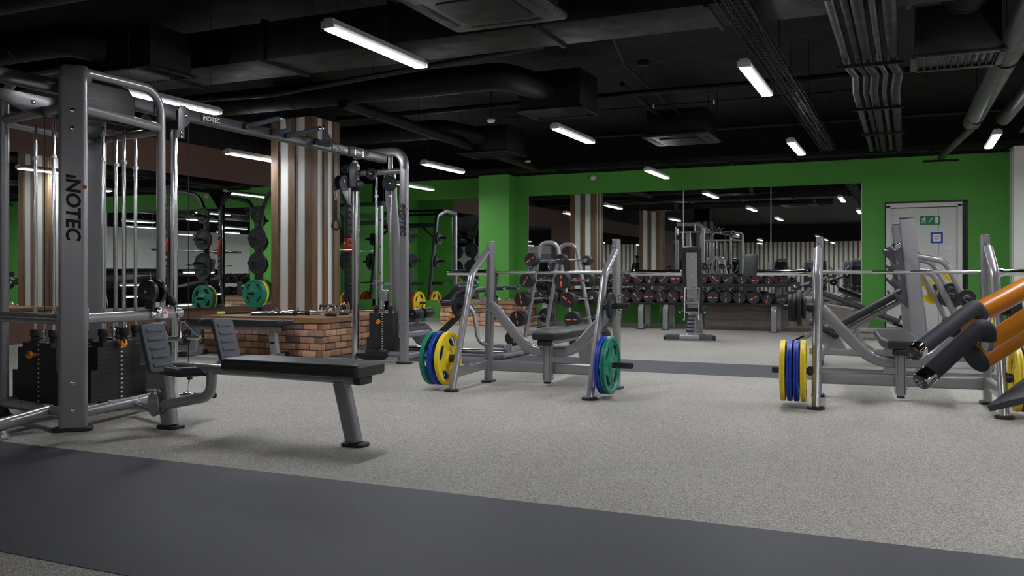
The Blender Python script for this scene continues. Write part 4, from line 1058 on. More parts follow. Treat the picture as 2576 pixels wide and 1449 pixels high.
MB().box((0.001, 0, 0.012), (0.003, 0.045, 0.02)).build('orange_band', M_LABELORANGE, o)

# ------------------------------------------------------------------ flat two-pad bench before the plinth
def flat_bench(loc, rz, label):
    t = thing('flat_bench', label, 'weight bench', loc, rz)
    for x0, x1 in ((-0.69, -0.385), (-0.375, 0.69)):
        p = MB(); p.outline([rrect(x1-x0, 0.30, 0.03, 4)], 0.07, 0.02, Matrix.Translation(((x0+x1)/2, 0, 0.375)), res=3); p.build('pad', M_VINYL, t)
    m = MB(); m.bar([(-0.66, 0, 0.345), (0.66, 0, 0.345)], 0.07, 0.055, 0.014); m.build('frame', M_GREY, t)
    MB().box((0.665, 0, 0.345), (0.03, 0.1, 0.055), 0.012).build('end_cap', M_PLASTIC, t)
    for x, x2 in ((-0.56, -0.60), (0.5, 0.545)):
        l = MB(); l.sweep([(x, 0, 0.33), (x2, 0, 0.05)], rrect(0.115, 0.06, 0.024, 4), (0, 1, 0)); o = l.build('leg', M_GREY, t)
        f = MB(); f.bar([(x2, -0.24, 0.03), (x2, 0.2, 0.03)], 0.07, 0.055, 0.016); f.build('foot_bar', M_GREY, o)
        for yy in (-0.2, 0.17): MB().box((x2, yy, 0.032), (0.08, 0.1, 0.06), 0.016).build('rubber_foot', M_PLASTIC, o)
        if x > 0:
            MB().box((x2-0.028, -0.031, 0.18), (0.06, 0.002, 0.026)).build('name_plate', M_BLACKPRINT, o)
    return t
flat_bench((-7.2, 8.12, 0), R(5), 'black two pad flat bench in front of the brick plinth')
# ------------------------------------------------------------------ A frame barbell rack with fixed barbells
def barbell_rack():
    t = thing('barbell_rack', 'silver A frame barbell rack with two round topped hoops', 'rack', (-4.16, 10.75, 0))
    O = Vector((-4.16, 10.75, 0)); L = lambda x, y, z: Vector((x, y, z)) - O
    for y, lab in ((10.40, 'near'), (11.10, 'far')):
        m = MB()
        m.tube(fillet([L(-4.52, y, 0.01), L(-4.30, y, 1.20), L(-4.27, y, 1.37), L(-4.05, y, 1.37), L(-4.02, y, 1.20), L(-3.79, y, 0.01)], [0.9, 0.125, 0.125, 0.9], 10), 0.027, 18)
        for s, x in ((-1, -4.52), (1, -3.79)):
            for z in ZL:
                f = z/1.2; lx = x + (-4.30-x if s < 0 else -4.02-x)*f
                m.box(L(lx+s*0.04, y, z-0.02), (0.07, 0.03, 0.012), 0.003); m.box(L(lx+s*0.085, y, z), (0.012, 0.03, 0.05), 0.003)
                m.ball(L(lx+s*0.085, y-0.02, z-0.01), 0.014)
        o = m.build('hoop', M_GREY, t)
        for x in (-4.525, -3.785):
            f = MB(); f.lathe([(0.04, 0), (0.045, 0.003), (0.045, 0.014), (0.03, 0.02)], L(x, y, 0), (0, 0, 1), 18); f.build('rubber_foot', M_PLASTIC, o)
    for x in (-4.485, -3.82):
        m = MB(); m.bar([L(x, 10.40, 0.22), L(x, 11.10, 0.22)], 0.04, 0.07, 0.012); m.build('side_rail', M_GREY, t)
    m = MB(); m.bar([L(-4.48, 10.75, 0.22), L(-3.82, 10.75, 0.22)], 0.05, 0.05, 0.012); m.build('cross_rail', M_GREY, t)
ZL = (1.154, 0.892, 0.656, 0.411, 0.160)
barbell_rack()
order = ('top', 'second highest', 'middle', 'second lowest', 'lowest')
for i, (z, xl, xr, rl, rr, al, ar) in enumerate(zip(ZL, (-4.333, -4.397, -4.463, -4.518, -4.584), (-3.931, -3.921, -3.843, -3.785, -3.722),
                                                    (0.085, 0.088, 0.096, 0.100, 0.103), (0.067, 0.098, 0.096, 0.100, 0.102), (35, 60, -80, -78, -60), (0, 90, -35, 0, 90))):
    fixed_barbell(rl, (xl, 10.74, z), 'fixed barbell, %s on the left slope of the A frame rack' % order[i], al, 1.08)
    fixed_barbell(rr, (xr, 10.74, z), 'fixed barbell, %s on the right slope of the A frame rack' % order[i], ar, 1.08)

# ------------------------------------------------------------------ two tier dumbbell racks
def dumbbell_rack(x0, x1, lx, label):
    t = thing('dumbbell_rack', label, 'rack', ((x0+x1)/2, 15.36, 0))
    O = Vector(((x0+x1)/2, 15.36, 0)); L = lambda x, y, z: Vector((x, y, z)) - O
    for x in lx:
        m = MB(); m.sweep(fillet([L(x, 15.14, 0.01), L(x, 15.14, 0.42), L(x, 15.34, 0.44)], 0.1, 10), rrect(0.095, 0.05, 0.02, 4), (0, -1, 0))
        o = m.build('front_leg', M_GREY, t)
        f = MB(); f.outline([rrect(0.13, 0.09, 0.02, 3)], 0.014, 0.003, Matrix.Translation(L(x, 15.14, 0))); f.build('rubber_foot', M_PLASTIC, o)
        m = MB(); m.bar([L(x, 15.62, 0.01), L(x, 15.62, 0.80)], 0.11, 0.05, 0.014, (0, 1, 0)); m.build('rear_upright', M_GREY, t)
        m = MB(); m.bar([L(x, 15.14, 0.06), L(x, 15.62, 0.06)], 0.05, 0.05, 0.012); m.build('foot_rail', M_GREY, t)
        m = MB(); m.bar([L(x, 15.36, 0.76), L(x, 15.62, 0.74)], 0.05, 0.05, 0.012); m.build('shelf_arm', M_GREY, t)
    for z, zz in ((0.474, 0.44), (0.80, 0.766)):
        m = MB(); m.box(L((x0+x1)/2, 15.36, z-0.012), (x1-x0, 0.34, 0.012), 0.003)
        m.box(L((x0+x1)/2, 15.185, z-0.016), (x1-x0, 0.012, 0.046), 0.003); m.box(L((x0+x1)/2, 15.535, z-0.0), (x1-x0, 0.012, 0.07), 0.003)
        m.build('shelf', M_STEELBLACK, t)
dumbbell_rack(-6.37, -4.06, (-6.15, -4.314), 'left two tier dumbbell rack behind the barbell rack')
dumbbell_rack(-4.04, -1.80, (-3.871, -2.04), 'right two tier dumbbell rack ending beside the right press bench')
UP = [-6.2, -5.975, -5.75, -5.52, -5.29, -5.065, -4.84, -4.607, -4.372, -4.148, -3.919, -3.70, -3.476, -3.243, -3.01, -2.794, -2.568, -2.351, -2.13, -1.893]
UR = [0.1]*10 + [0.098]*4 + [0.095, 0.095, 0.078, 0.074, 0.068, 0.064]
UA = [20, -50, 70, 10, 80, -30, 45, -50, -35, 70, 45, 0, -40, 15, -40, 30, -75, 5, 85, 0]
LO = [-6.2, -5.975, -5.75, -5.52, -5.29, -5.065, -4.84, -4.621, -4.401, -4.177, -3.965, -3.756, -3.525, -3.29, -3.057, -2.834, -2.608, -2.377, -2.15, -1.925]
LRr = [0.106]*16 + [0.104, 0.1, 0.088, 0.084]
LA_ = [-40, 20, 60, -20, 5, 75, -60, -40, -50, 5, -75, -45, 0, 30, 0, 90, 88, 30, 75, 10]
ordn = lambda k: {1: '1st', 2: '2nd', 3: '3rd'}.get(k, '%dth' % k)
for nm, xs, rs, an, zb in (('upper', UP, UR, UA, 0.80), ('lower', LO, LRr, LA_, 0.474)):
    for i, (x, r, a) in enumerate(zip(xs, rs, an)):
        dumbbell(r, 0.125, a, (x, 15.36, zb + r - 0.006 + 0.0005), 0, 'black dumbbell on the %s shelf below the far mirror, %s from the right' % (nm, ordn(20-i)), 'dumbbells on the %s rack shelf' % nm)
# pile on the floor by the left wall
k = 0
for row, n, z in ((0, 7, 0.058), (1, 6, 0.158)):
    for i in range(n):
        p = Vector((-9.42, 9.02, 0)) + Vector((0.60, 0.80, 0)) * (i*0.125 + row*0.0625)
        dumbbell(0.058, 0.09, (40, 75, 20, 60, -30, 50, 85)[i], (p.x, p.y, z), R(40), 'small dumbbell in the pile by the left wall, %s row, %s from the left' % (('bottom', 'upper')[row], ordn(i+1)), 'dumbbells piled by the left wall')

# ------------------------------------------------------------------ upright adjustable bench
def adjustable_bench():
    t = thing('adjustable_bench', 'adjustable bench with backrest raised upright before the dumbbell racks', 'weight bench', (-2.92, 12.82, 0), R(7))
    m = MB(); m.bar([(-0.33, 0, 0.05), (0.33, 0, 0.05)], 0.075, 0.07, 0.02); o = m.build('base_bar', M_GREY, t)
    for s in (-1, 1):
        MB().box((s*0.235, 0, 0.052), (0.2, 0.082, 0.078), 0.015).build('rubber_sleeve', M_FOOTPAD, o)
        w = MB(); w.lathe([(0.03, -0.02), (0.037, -0.012), (0.037, 0.012), (0.03, 0.02)], (s*0.355, 0, 0.045), (1, 0, 0), 20); w.build('wheel', M_PLASTIC, o)
    m = MB(); m.bar([(0, 0.02, 0.07), (0.0, 0.42, 0.36)], 0.12, 0.05, 0.012, (0, 0, 1)); m.build('ladder_bar', M_GREY, t)
    for i in range(5):
        f = 0.16 + i*0.17; y, z = 0.02+0.40*f, 0.07+0.29*f
        k = MB(); k.box((0, y-0.028, z+0.036), (0.11, 0.05, 0.03), 0.008, Matrix.Rotation(R(36), 4, 'X')); 
        for s in (-1, 1): k.lathe([(0.009, 0), (0.009, 0.014)], (s*0.04, y-0.045, z+0.04), (0, -0.7, 0.7), 10)
        k.build('ladder_step', M_FOOTPAD, t)
    m = MB(); m.sweep([(0, 1.43, 0.015), (0, 1.25, 0.38)], rrect(0.14, 0.06, 0.02, 4), (0, 1, 0)); m.box((0, 1.44, 0.012), (0.2, 0.12, 0.022), 0.006); m.build('rear_leg', M_GREY, t)
    m = MB(); m.bar([(0, 0.36, 0.37), (0, 1.3, 0.39)], 0.07, 0.06, 0.014); m.bar([(0, 0.42, 0.34), (0.02, 1.2, 0.18)], 0.05, 0.05, 0.01); m.build('main_rail', M_GREY, t)
    a, b = Vector((0.0, 0.52, 0.43)), Vector((0.0, 0.26, 1.375)); up = (b-a).normalized()
    Mx = frame((a+b)/2, (1, 0, 0), up)             # z axis = x cross up -> towards the camera
    p = MB(); p.outline([rrect(0.29, (b-a).length, 0.05, 5)], 0.06, 0.02, Mx @ Matrix.Translation((0, 0, -0.065)), res=3); p.build('back_pad', M_VINYL, t)
    g = MB(); g.outline([rrect(0.16, (b-a).length*0.88, 0.012, 3)], 0.045, 0.006, Mx @ Matrix.Translation((0, -0.02, -0.005)))
    for y in (0.36, 0.06): g.bolt(Mx @ Vector((0, y, 0.04)), Mx.to_3x3() @ Vector((0, 0, 1)), 0.011)
    g.build('back_plate', M_GREY, t)
    q = MB(); top = Mx @ Vector((0, -0.13, 0.05)); bot = Vector((0, 0.30, 0.32))
    for s in (-1, 1):
        q.tube([top + Vector((s*0.105, 0, 0)), bot + Vector((s*0.105, -0.02, -0.03))], 0.009, 10); q.ball(bot + Vector((s*0.11, -0.03, -0.03)), 0.014)
    q.tube([top + Vector((-0.11, 0, 0)), top + Vector((0.11, 0, 0))], 0.011, 10); q.build('support_yoke', M_BRUSHED, t)
    h = MB(); h.tube([Mx @ Vector((-0.01, -0.33, 0.04)), Mx @ Vector((0.0, -0.24, 0.13))], 0.032, 16); h.box(Mx @ Vector((0, -0.36, 0.05)), (0.19, 0.05, 0.05), 0.01, Mx.to_3x3().to_4x4()); h.build('carry_handle', M_GREY, t)
    r = MB(); r.tube([(-0.17, 0.42, 0.40), (0.17, 0.42, 0.40)], 0.014, 10)
    for s in (-1, 1): r.ball((s*0.18, 0.42, 0.40), 0.019)
    r.build('pivot_rod', M_CHROME, t)
    for s in (-1, 1):
        r = MB(); r.tube([(s*0.10, 0.42, 0.40), (s*0.165, 0.42, 0.40)], 0.022, 12); r.build('foam_sleeve', M_RUBBER, t)
    p = MB(); p.outline([rrect(0.34, 0.42, 0.08, 6)], 0.07, 0.022, Matrix.Translation((0.0, 0.86, 0.40)), res=3); p.build('seat_pad', M_VINYL, t)
adjustable_bench()

# ------------------------------------------------------------------ hyperextension bench (45 degrees)
def hyper():
    t = thing('hyperextension_bench', 'back extension bench with ribbed foot plate, ankle rollers and orange pin', 'exercise bench', (-5.0, 9.4, 0))
    O = Vector((-5.0, 9.4, 0)); L = lambda x, y, z: Vector((x, y, z)) - O
    m = MB(); m.sweep([L(-5.78, 9.4, 0.055), L(-4.26, 9.4, 0.055)], oval(0.07, 0.06, 20)); m.build('base_tube', M_CHROME, t)
    for x, h in ((-5.8, 0.4), (-4.26, 0.52)):
        m = MB(); m.bar([L(x, 9.4-h, 0.032), L(x, 9.4+h, 0.032)], 0.13, 0.055, 0.02); o = m.build('foot_bar', M_GREY, t)
        for s in (-1, 1): MB().box(L(x, 9.4+s*(h-0.12), 0.032), (0.142, 0.26, 0.062), 0.02).build('rubber_foot', M_FOOTPAD, o)
    d = Vector((0.75, 0, 0.66)).normalized(); q = Vector((0.66, 0, -0.75)).normalized()
    a = L(-5.40, 9.4, 0.06); b = L(-4.78, 9.4, 0.60)
    m = MB(); m.bar([a, b], 0.05, 0.075, 0.014, (0, 0, 1)); m.bar([L(-5.42, 9.4, 0.22), L(-5.30, 9.4, 0.06)], 0.05, 0.06, 0.014)
    for p in (0.2, 0.62): m.bolt(a.lerp(b, p) + Vector((-0.03, 0, 0.035)), (-0.66, 0, 0.75), 0.013, 0.012)
    m.build('inclined_beam', M_DGREY, t)
    Mx = frame(L(-5.42, 9.38, 0.235), (0, 1, 0), -q)
    k = MB(); k.outline([[(-0.27, -0.12), (-0.20, -0.165), (0.20, -0.165), (0.27, -0.12), (0.27, 0.12), (0.20, 0.165), (-0.20, 0.165), (-0.27, 0.12)]], 0.02, 0.005, Mx)
    o = k.build('foot_plate', M_FOOTPAD, t)
    for i in range(5):
        for j in range(3):
            r = MB(); r.outline([rrect(0.14, 0.008, 0.0035, 2)], 0.004, 0.001, Mx @ Matrix.Translation((-0.16+0.16*j+(i % 2)*0.04-0.02, -0.12+0.06*i, 0.0195))); r.build('tread_rib', M_FOOTPAD, o)
    for s in (-1, 1):
        r = MB(); r.lathe([(0.02, 0), (0.056, 0.003), (0.062, 0.012), (0.062, 0.188), (0.056, 0.197), (0.02, 0.2)], L(-5.435, 9.4+s*0.03, 0.495), (0, s, 0), 26); r.build('ankle_roller', M_VINYL, t)
    m = MB(); m.tube([L(-5.435, 9.15, 0.495), L(-5.435, 9.65, 0.495)], 0.014, 12); m.bar([L(-5.435, 9.4, 0.495), L(-5.55, 9.4, 0.30), L(-5.40, 9.4, 0.16)], 0.04, 0.05, 0.01); m.build('roller_arm', M_GREY, t)
    p = MB(); p.lathe([(0.012, 0), (0.014, 0.05), (0.03, 0.052), (0.033, 0.065), (0.028, 0.072)], L(-4.96, 9.36, 0.455), (-0.75, -0.25, 0.2), 20); p.build('adjusting_pin', M_ORANGEPL, t)
    for s in (-1, 1):
        Mp = frame(L(-4.93, 9.4+s*0.14, 0.735), (0, 1, 0), d)
        p = MB(); p.outline([rrect(0.20, 0.34, 0.04, 4)], 0.065, 0.02, Mp @ Matrix.Translation((0, 0, -0.03)), res=3); p.build('hip_pad', M_VINYL, t)
        r = MB(); r.tube(fillet([L(-4.80, 9.4+s*0.10, 0.58), L(-4.70, 9.4+s*0.18, 0.67), L(-4.60, 9.4+s*0.2, 0.79), L(-4.50, 9.4+s*0.2, 0.81), L(-4.24, 9.4+s*0.2, 0.81)], 0.06, 6), 0.018, 12); o = r.build('handle', M_GREY, t)
        r = MB(); r.tube([L(-4.42, 9.4+s*0.2, 0.81), L(-4.245, 9.4+s*0.2, 0.81)], 0.024, 14); r.build('grip', M_FOAM, o)
        r = MB(); r.lathe([(0.022, 0), (0.022, 0.02), (0.017, 0.024)], L(-4.245, 9.4+s*0.2, 0.81), (1, 0, 0), 14); r.build('end_cap', M_CHROME, o)
        r = MB(); r.tube([L(-4.70, 9.4+s*0.02, 0.775), L(-4.70, 9.4+s*0.24, 0.775)], 0.022, 12); r.ball(L(-4.70, 9.4+s*0.25, 0.775), 0.024); r.build('elbow_roll', M_RUBBER, t)
    m = MB(); m.tube(fillet([L(-4.80, 9.4, 0.60), L(-4.72, 9.4, 0.50), L(-4.655, 9.4, 0.14), L(-4.28, 9.4, 0.125)], [0.1, 0.14], 10), 0.026, 16); m.build('curved_leg', M_GREY, t)
    m = MB()
    for s in (-1, 1): m.box(L(-4.28, 9.4+s*0.045, 0.09), (0.07, 0.012, 0.12), 0.004)
    m.bolt(L(-4.28, 9.345, 0.125), (0, -1, 0), 0.016); m.build('hinge_bracket', M_GREY, t)
hyper()

# ------------------------------------------------------------------ smith machine in the far left corner
def smith():
    t = thing('smith_machine', 'smith machine with silver rails in the far left green corner', 'smith machine', (-9.93, 14.9, 0))
    O = Vector((-9.93, 14.9, 0)); L = lambda x, y, z: Vector((x, y, z)) - O
    for s, x in ((-1, -10.66), (1, -9.2)):
        m = MB(); m.bar([L(x, 14.38, 0.05), L(x, 14.38, 2.28)], 0.065, 0.075, 0.014, (0, 1, 0))
        for z in (0.5, 1.0, 1.5, 2.0): m.bolt(L(x, 14.34, z), (0, -1, 0), 0.012)
        m.build('vertical_rail', M_ALU, t)
        m = MB(); m.tube([L(x-s*0.09, 14.38, 0.1), L(x-s*0.09, 14.38, 2.25)], 0.016, 12); m.build('guide_rod', M_CHROME, t)
        m = MB(); m.bar(fillet([L(x, 15.62, 0.03), L(x, 15.22, 2.22), L(x, 14.85, 2.34), L(x, 14.36, 2.32)], [0.15, 0.1], 8), 0.10, 0.07, 0.02, (1, 0, 0)); m.build('raked_post', M_DGREY, t)
        m = MB(); m.bar([L(x, 14.1, 0.04), L(x, 15.7, 0.04)], 0.08, 0.07, 0.016); m.build('base_rail', M_DGREY, t)
        for z in (1.742, 1.249, 0.78, 0.394):
            y = 15.62 - 0.40*(z/2.22)
            p = MB(); p.lathe([(0.035, 0), (0.035, 0.03), (0.0245, 0.03), (0.0245, 0.25), (0.018, 0.254)], L(x+s*0.035, y, z), (s, 0, 0), 18); p.build('plate_peg', M_PLASTIC, t)
    m = MB(); m.bar([L(-10.66, 14.9, 2.36), L(-9.2, 14.9, 2.36)], 0.06, 0.06, 0.014); m.bar([L(-10.66, 14.38, 2.32), L(-9.2, 14.38, 2.32)], 0.06, 0.06, 0.014); m.build('top_crossbar', M_BLACKMETAL, t)
    m = MB(); m.bar([L(-10.66, 15.26, 2.02), L(-9.2, 15.26, 2.02)], 0.06, 0.1, 0.014)
    for s, x in ((-1, -10.62), (1, -9.24)): m.bar([L(x, 15.29, 1.75), L(x-s*0.3, 15.27, 2.0)], 0.04, 0.05, 0.008)
    m.build('rear_crossbar', M_DGREY, t)
    m = MB(); m.bar([L(-10.66, 15.6, 0.05), L(-9.2, 15.6, 0.05)], 0.06, 0.07, 0.014); m.build('rear_base_bar', M_DGREY, t)
    m = MB(); m.tube([L(-10.95, 14.30, 0.797), L(-8.91, 14.30, 0.797)], 0.0145, 14)
    o = m.build('guided_bar', M_BRUSHED, t)
    for s, x in ((-1, -10.66), (1, -9.2)):
        e = MB(); e.lathe([(0.03, 0), (0.03, 0.02), (0.0245, 0.022), (0.0245, 0.22), (0.02, 0.224)], L(x+s*0.07, 14.30, 0.797), (s, 0, 0), 18); e.build('sleeve', M_CHROME, o)
        e = MB(); e.box(L(x-s*0.09, 14.35, 0.797), (0.06, 0.09, 0.14), 0.012); e.build('carriage', M_GREY, o)
smith()
G = 'plates stored on the smith machine'
sy = lambda z: 15.62 - 0.40*(z/2.22)
plate('red', (-9.095, sy(0.394), 0.3925), 'red plate beside the yellow one on the smith machine right side', G, 0.5)
plate('yellow', (-9.045, sy(0.394), 0.3925), 'yellow plate outermost on the smith machine right side', G, 0.2)
plate('red', (-10.765, sy(0.394), 0.3925), 'red plate at the smith machine left side near the striped column', G, 1.0)
plate('yellow', (-10.815, sy(0.394), 0.3925), 'yellow plate at the smith machine left side near the striped column', G, 0.8)
plate('black10', (-9.10, sy(1.742), 1.7408), 'black plate on the highest right peg of the smith machine', G)
plate('black10', (-9.10, sy(1.249), 1.2478), 'black plate on the second right peg of the smith machine', G)
plate('black10', (-10.76, sy(1.742), 1.7408), 'black plate on the highest left peg of the smith machine', G)
plate('black15', (-10.76, sy(1.249), 1.2478), 'larger black plate on the second left peg of the smith machine', G)

# ------------------------------------------------------------------ black power rack along the left mirror
def power_rack():
    t = thing('power_rack', 'black power rack with red bar catches behind the striped column', 'power rack', (-9.2, 12.05, 0))
    O = Vector((-9.2, 12.05, 0)); L = lambda x, y, z: Vector((x, y, z)) - O
    for s, y in ((-1, 11.42), (1, 12.68)):
        m = MB(); m.bar([L(-8.8, y, 0.02), L(-8.8, y, 2.5)], 0.08, 0.08, 0.008)
        o = m.build('front_upright', M_STEELBLACK, t)
        n = MB()
        for i in range(18):
            z = 0.35 + i*0.105
            n.box(L(-8.75, y, z), (0.03, 0.05, 0.018), 0.003); n.box(L(-8.735, y, z+0.022), (0.012, 0.05, 0.05), 0.003)
        n.build('toothed_strip', M_STEELBLACK, o)['kind'] = 'stuff'
        n = MB()
        for i in range(18): n.lathe([(0.006, 0), (0.006, 0.001)], L(-8.79, y-0.0405, 0.33+i*0.105), (0, -1, 0), 8)
        n.build('bolt_heads', M_BRUSHED, o)['kind'] = 'stuff'
        c = MB(); c.box(L(-8.79, y-0.052, 1.47), (0.085, 0.02, 0.25), 0.006); c.box(L(-8.79, y+0.052, 1.47), (0.085, 0.02, 0.25), 0.006); c.box(L(-8.745, y, 1.48), (0.014, 0.12, 0.23), 0.006)
        c.box(L(-8.70, y, 1.355), (0.09, 0.12, 0.022), 0.005); c.box(L(-8.66, y, 1.385), (0.015, 0.12, 0.07), 0.004)
        o2 = c.build('bar_catch', M_REDMETAL, t)
        k = MB(); k.lathe([(0.012, 0), (0.02, 0.01), (0.02, 0.03), (0.012, 0.035)], L(-8.80, y-0.065, 1.5), (0, -1, 0), 14); k.build('locking_knob', M_ORANGEPL, o2)
        m = MB(); m.bar([L(-9.62, y, 0.02), L(-9.62, y, 2.0)], 0.07, 0.07, 0.008); m.build('rear_post', M_STEELBLACK, t)
        m = MB(); m.bar(fillet([L(-8.8, y, 2.42), L(-9.45, y, 2.30), L(-9.62, y, 1.95)], 0.25, 10), 0.06, 0.06, 0.01); m.build('curved_brace', M_BLACKMETAL, t)
        m = MB(); m.outline([[(0, 0), (0.28, 0), (0, -0.32)]], 0.012, 0.002, frame(L(-8.8, y-0.046, 2.48), (-1, 0, 0), (0, 0, 1))); m.build('gusset_plate', M_BLACKMETAL, t)
        m = MB(); m.outline([[(0, 0), (0.28, 0), (0, -0.32)]], 0.012, 0.002, frame(L(-8.755, y-s*0.04, 2.48), (0, -s, 0), (0, 0, 1))); m.build('gusset_plate', M_BLACKMETAL, t)
        m = MB(); m.bar([L(-8.6, y, 0.035), L(-9.7, y, 0.035)], 0.08, 0.07, 0.01); m.build('base_rail', M_STEELBLACK, t)
        for z in (1.95, 1.55, 1.15, 0.66):
            p = MB(); p.lathe([(0.034, 0), (0.034, 0.02), (0.0245, 0.02), (0.0245, 0.26), (0.018, 0.264)], L(-9.62, y+s*0.035, z), (0, s, 0), 16); p.build('plate_peg', M_PLASTIC, t)
    m = MB(); m.bar([L(-8.8, 11.46, 2.47), L(-8.8, 12.64, 2.47)], 0.06, 0.06, 0.01); m.build('top_crossbar', M_BLACKMETAL, t)
    m = MB(); m.bar([L(-9.62, 11.45, 0.12), L(-9.62, 12.65, 0.12)], 0.06, 0.06, 0.01); m.build('rear_crossbar', M_STEELBLACK, t)
power_rack()
barbell('barbell', (-8.70, 12.20, 1.381), R(90), 'barbell in the red catches of the black power rack behind the column')
G = 'plates stored on the power rack'
for s, y, side in ((-1, 11.42, 'near'), (1, 12.68, 'far')):
    for z, k, lab in ((1.95, 'black10', 'top'), (1.55, 'black15', 'second'), (1.15, 'black15', 'third')):
        plate(k, (-9.62, y+s*0.075, z-0.0012), 'black plate on the %s peg of the power rack, %s side' % (lab, side), G, 0, R(90))
    plate('yellow', (-9.62, y+s*0.078, 0.6588), 'yellow plate behind the green one on the power rack, %s side' % side, G, 0, R(90))
    plate('green', (-9.62, y+s*0.12, 0.6588), 'inner green plate on the lowest power rack peg, %s side' % side, G, 0, R(90))
    plate('green', (-9.62, y+s*0.16, 0.6588), 'outer green plate on the lowest power rack peg, %s side' % side, G, 0, R(90))
plate('blue', (-8.35, 11.55, 0.2255), 'blue plate leaning against the power rack base behind the plinth', None, 0, R(80))
# ------------------------------------------------------------------ olympic incline bench at the right (bench axis along local x, seat to -x)
def incline_bench():
    t = thing('incline_press_bench', 'tall incline press bench with toothed grey posts in front of the white door', 'weight bench', (0.06, 10.2, 0), R(4))
    Y = 0.6
    for s in (-1, 1):
        y = s*Y
        m = MB(); m.sweep([(0.03, y, 0.0), (-0.12, y, 1.52)], rrect(0.06, 0.14, 0.02, 4), (1, 0, 0)); 
        for z in (1.18, 1.06): m.bolt((0.10-0.0987*z, y+0.0, z), (1, 0, 0), 0.012)
        o = m.build('post', M_GREY, t)
        h = MB(); pts = [(0, 1.50), (-0.03, 1.50), (-0.03, 1.27), (-0.075, 1.215), (-0.145, 1.25), (-0.155, 1.235), (-0.15, 1.2), (-0.085, 1.13), (-0.08, 1.11)]
        for zc in (1.06, 0.90, 0.76): pts += [(-0.07, zc+0.03), (-0.085, zc+0.005), (-0.11, zc), (-0.135, zc+0.035), (-0.15, zc+0.03), (-0.145, zc-0.005), (-0.075, zc-0.08)]
        pts += [(-0.04, 0.64), (0, 0.64)]
        pts = [(u+0.03-0.0987*v, v) for u, v in pts]
        h.outline([pts], 0.03, 0.003, frame((-0.045, y+0.015, 0), (1, 0, 0), (0, 0, 1))); h.build('toothed_hook_plate', M_DGREY, o)
        MB().box((-0.12, y, 1.525), (0.14, 0.055, 0.012), 0.004).build('end_cap', M_PLASTIC, o)
        for q, (z0, x1, dz) in enumerate(((1.15, 0.22, 1.10), (1.02, 0.12, 0.98))):
            a = MB(); a.bar(fillet([(-0.03, y-s*0.02*q, z0), (x1, y-s*0.03*q, dz), (x1+0.15, y-s*0.03*q, dz-0.31), (0.64-0.12*q, y-s*0.03*q, 0.05)], [0.15, 0.3], 10), 0.055, 0.06, 0.018, (0, 1, 0)); a.build('rear_stay', M_GREY, t)
        for z, x in ((0.74, 0.405), (0.83, 0.258), (0.42, 0.52)):
            p = MB(); p.lathe([(0.032, 0), (0.032, 0.02), (0.0245, 0.02), (0.0245, 0.2), (0.018, 0.205)], (x, y+s*0.03, z), (0, s, 0), 18); p.build('plate_peg', M_PLASTIC, t)
    p = MB(); p.lathe([(0.032, 0), (0.032, 0.02), (0.0245, 0.02), (0.0245, 0.12), (0.018, 0.125)], (0.405, 0.575, 0.74), (0, -1, 0), 18); p.build('plate_peg', M_PLASTIC, t)
    m = MB(); m.bar([(0.05, -Y, 0.12), (0.05, Y, 0.12)], 0.06, 0.09, 0.014); m.bar([(0.62, -Y, 0.06), (0.62, Y, 0.06)], 0.06, 0.07, 0.014); m.build('cross_rail', M_GREY, t)
    m = MB(); m.bar([(-1.05, 0, 0.14), (0.62, 0, 0.10)], 0.06, 0.08, 0.014); m.build('base_rail', M_GREY, t)
    m = MB(); m.bar([(0.05, 0, 0.12), (0.03, 0, 0.80)], 0.08, 0.08, 0.016, (0, 1, 0)); m.tube([(0.07, 0, 0.3), (0.05, 0, 0.62)], 0.05, 18); m.build('pad_mast', M_GREY, t)
    d = Vector((0.857, 0, 0.515)).normalized(); a = Vector((-0.80, 0, 0.345)); b = Vector((0.02, 0, 0.835))
    Mx = frame((a+b)/2, (0, -1, 0), d)          # z = up-left
    p = MB(); p.outline([rrect(0.28, (b-a).length, 0.04, 4)], 0.07, 0.02, Mx @ Matrix.Translation((0, 0, 0)), res=3); p.build('back_pad', M_VINYL, t)
    r = MB(); r.bar([a + Vector((0.03, 0, -0.035)), b + Vector((0.03, 0, -0.035))], 0.09, 0.05, 0.012); r.build('pad_rail', M_GREY, t)
    m = MB(); m.bar(fillet([(-0.60, 0, 0.46), (-0.52, 0, 0.22), (-0.38, 0, 0.14), (-0.1, 0, 0.13)], [0.12, 0.1], 8), 0.06, 0.07, 0.016, (0, 1, 0)); m.build('curved_support', M_GREY, t)
    m = MB(); m.bar([(-1.10, 0, 0.285), (-0.80, 0, 0.44)], 0.06, 0.055, 0.014); 
    for i in range(6): m.lathe([(0.006, 0), (0.006, 0.002)], (-1.05+0.035*i, -0.005, 0.338+0.018*i), (-0.46, 0, 0.89), 8)
    m.bolt((-1.07, 0, 0.33), (-0.46, 0, 0.89), 0.014, 0.016); m.build('seat_tube', M_GREY, t)
    m = MB(); m.tube([(-1.30, 0, 0.18), (-1.08, 0, 0.295)], 0.024, 16); m.build('sliding_tube', M_CHROME, t)
    m = MB(); m.outline([[(-1.02, 0.31), (-0.80, 0.42), (-0.66, 0.14), (-0.80, 0.10)]], 0.05, 0.008, frame((0, 0.025, 0), (1, 0, 0), (0, 0, 1))); m.build('support_plate', M_GREY, t)
    q = MB(); q.outline([rrect(0.30, 0.34, 0.05, 5)], 0.065, 0.02, frame((-0.97, 0, 0.46), (0, -1, 0), Vector((0.88, 0, -0.47))) @ Matrix.Translation((0, 0.10, -0.07)), res=3); q.build('seat_pad', M_VINYL, t)
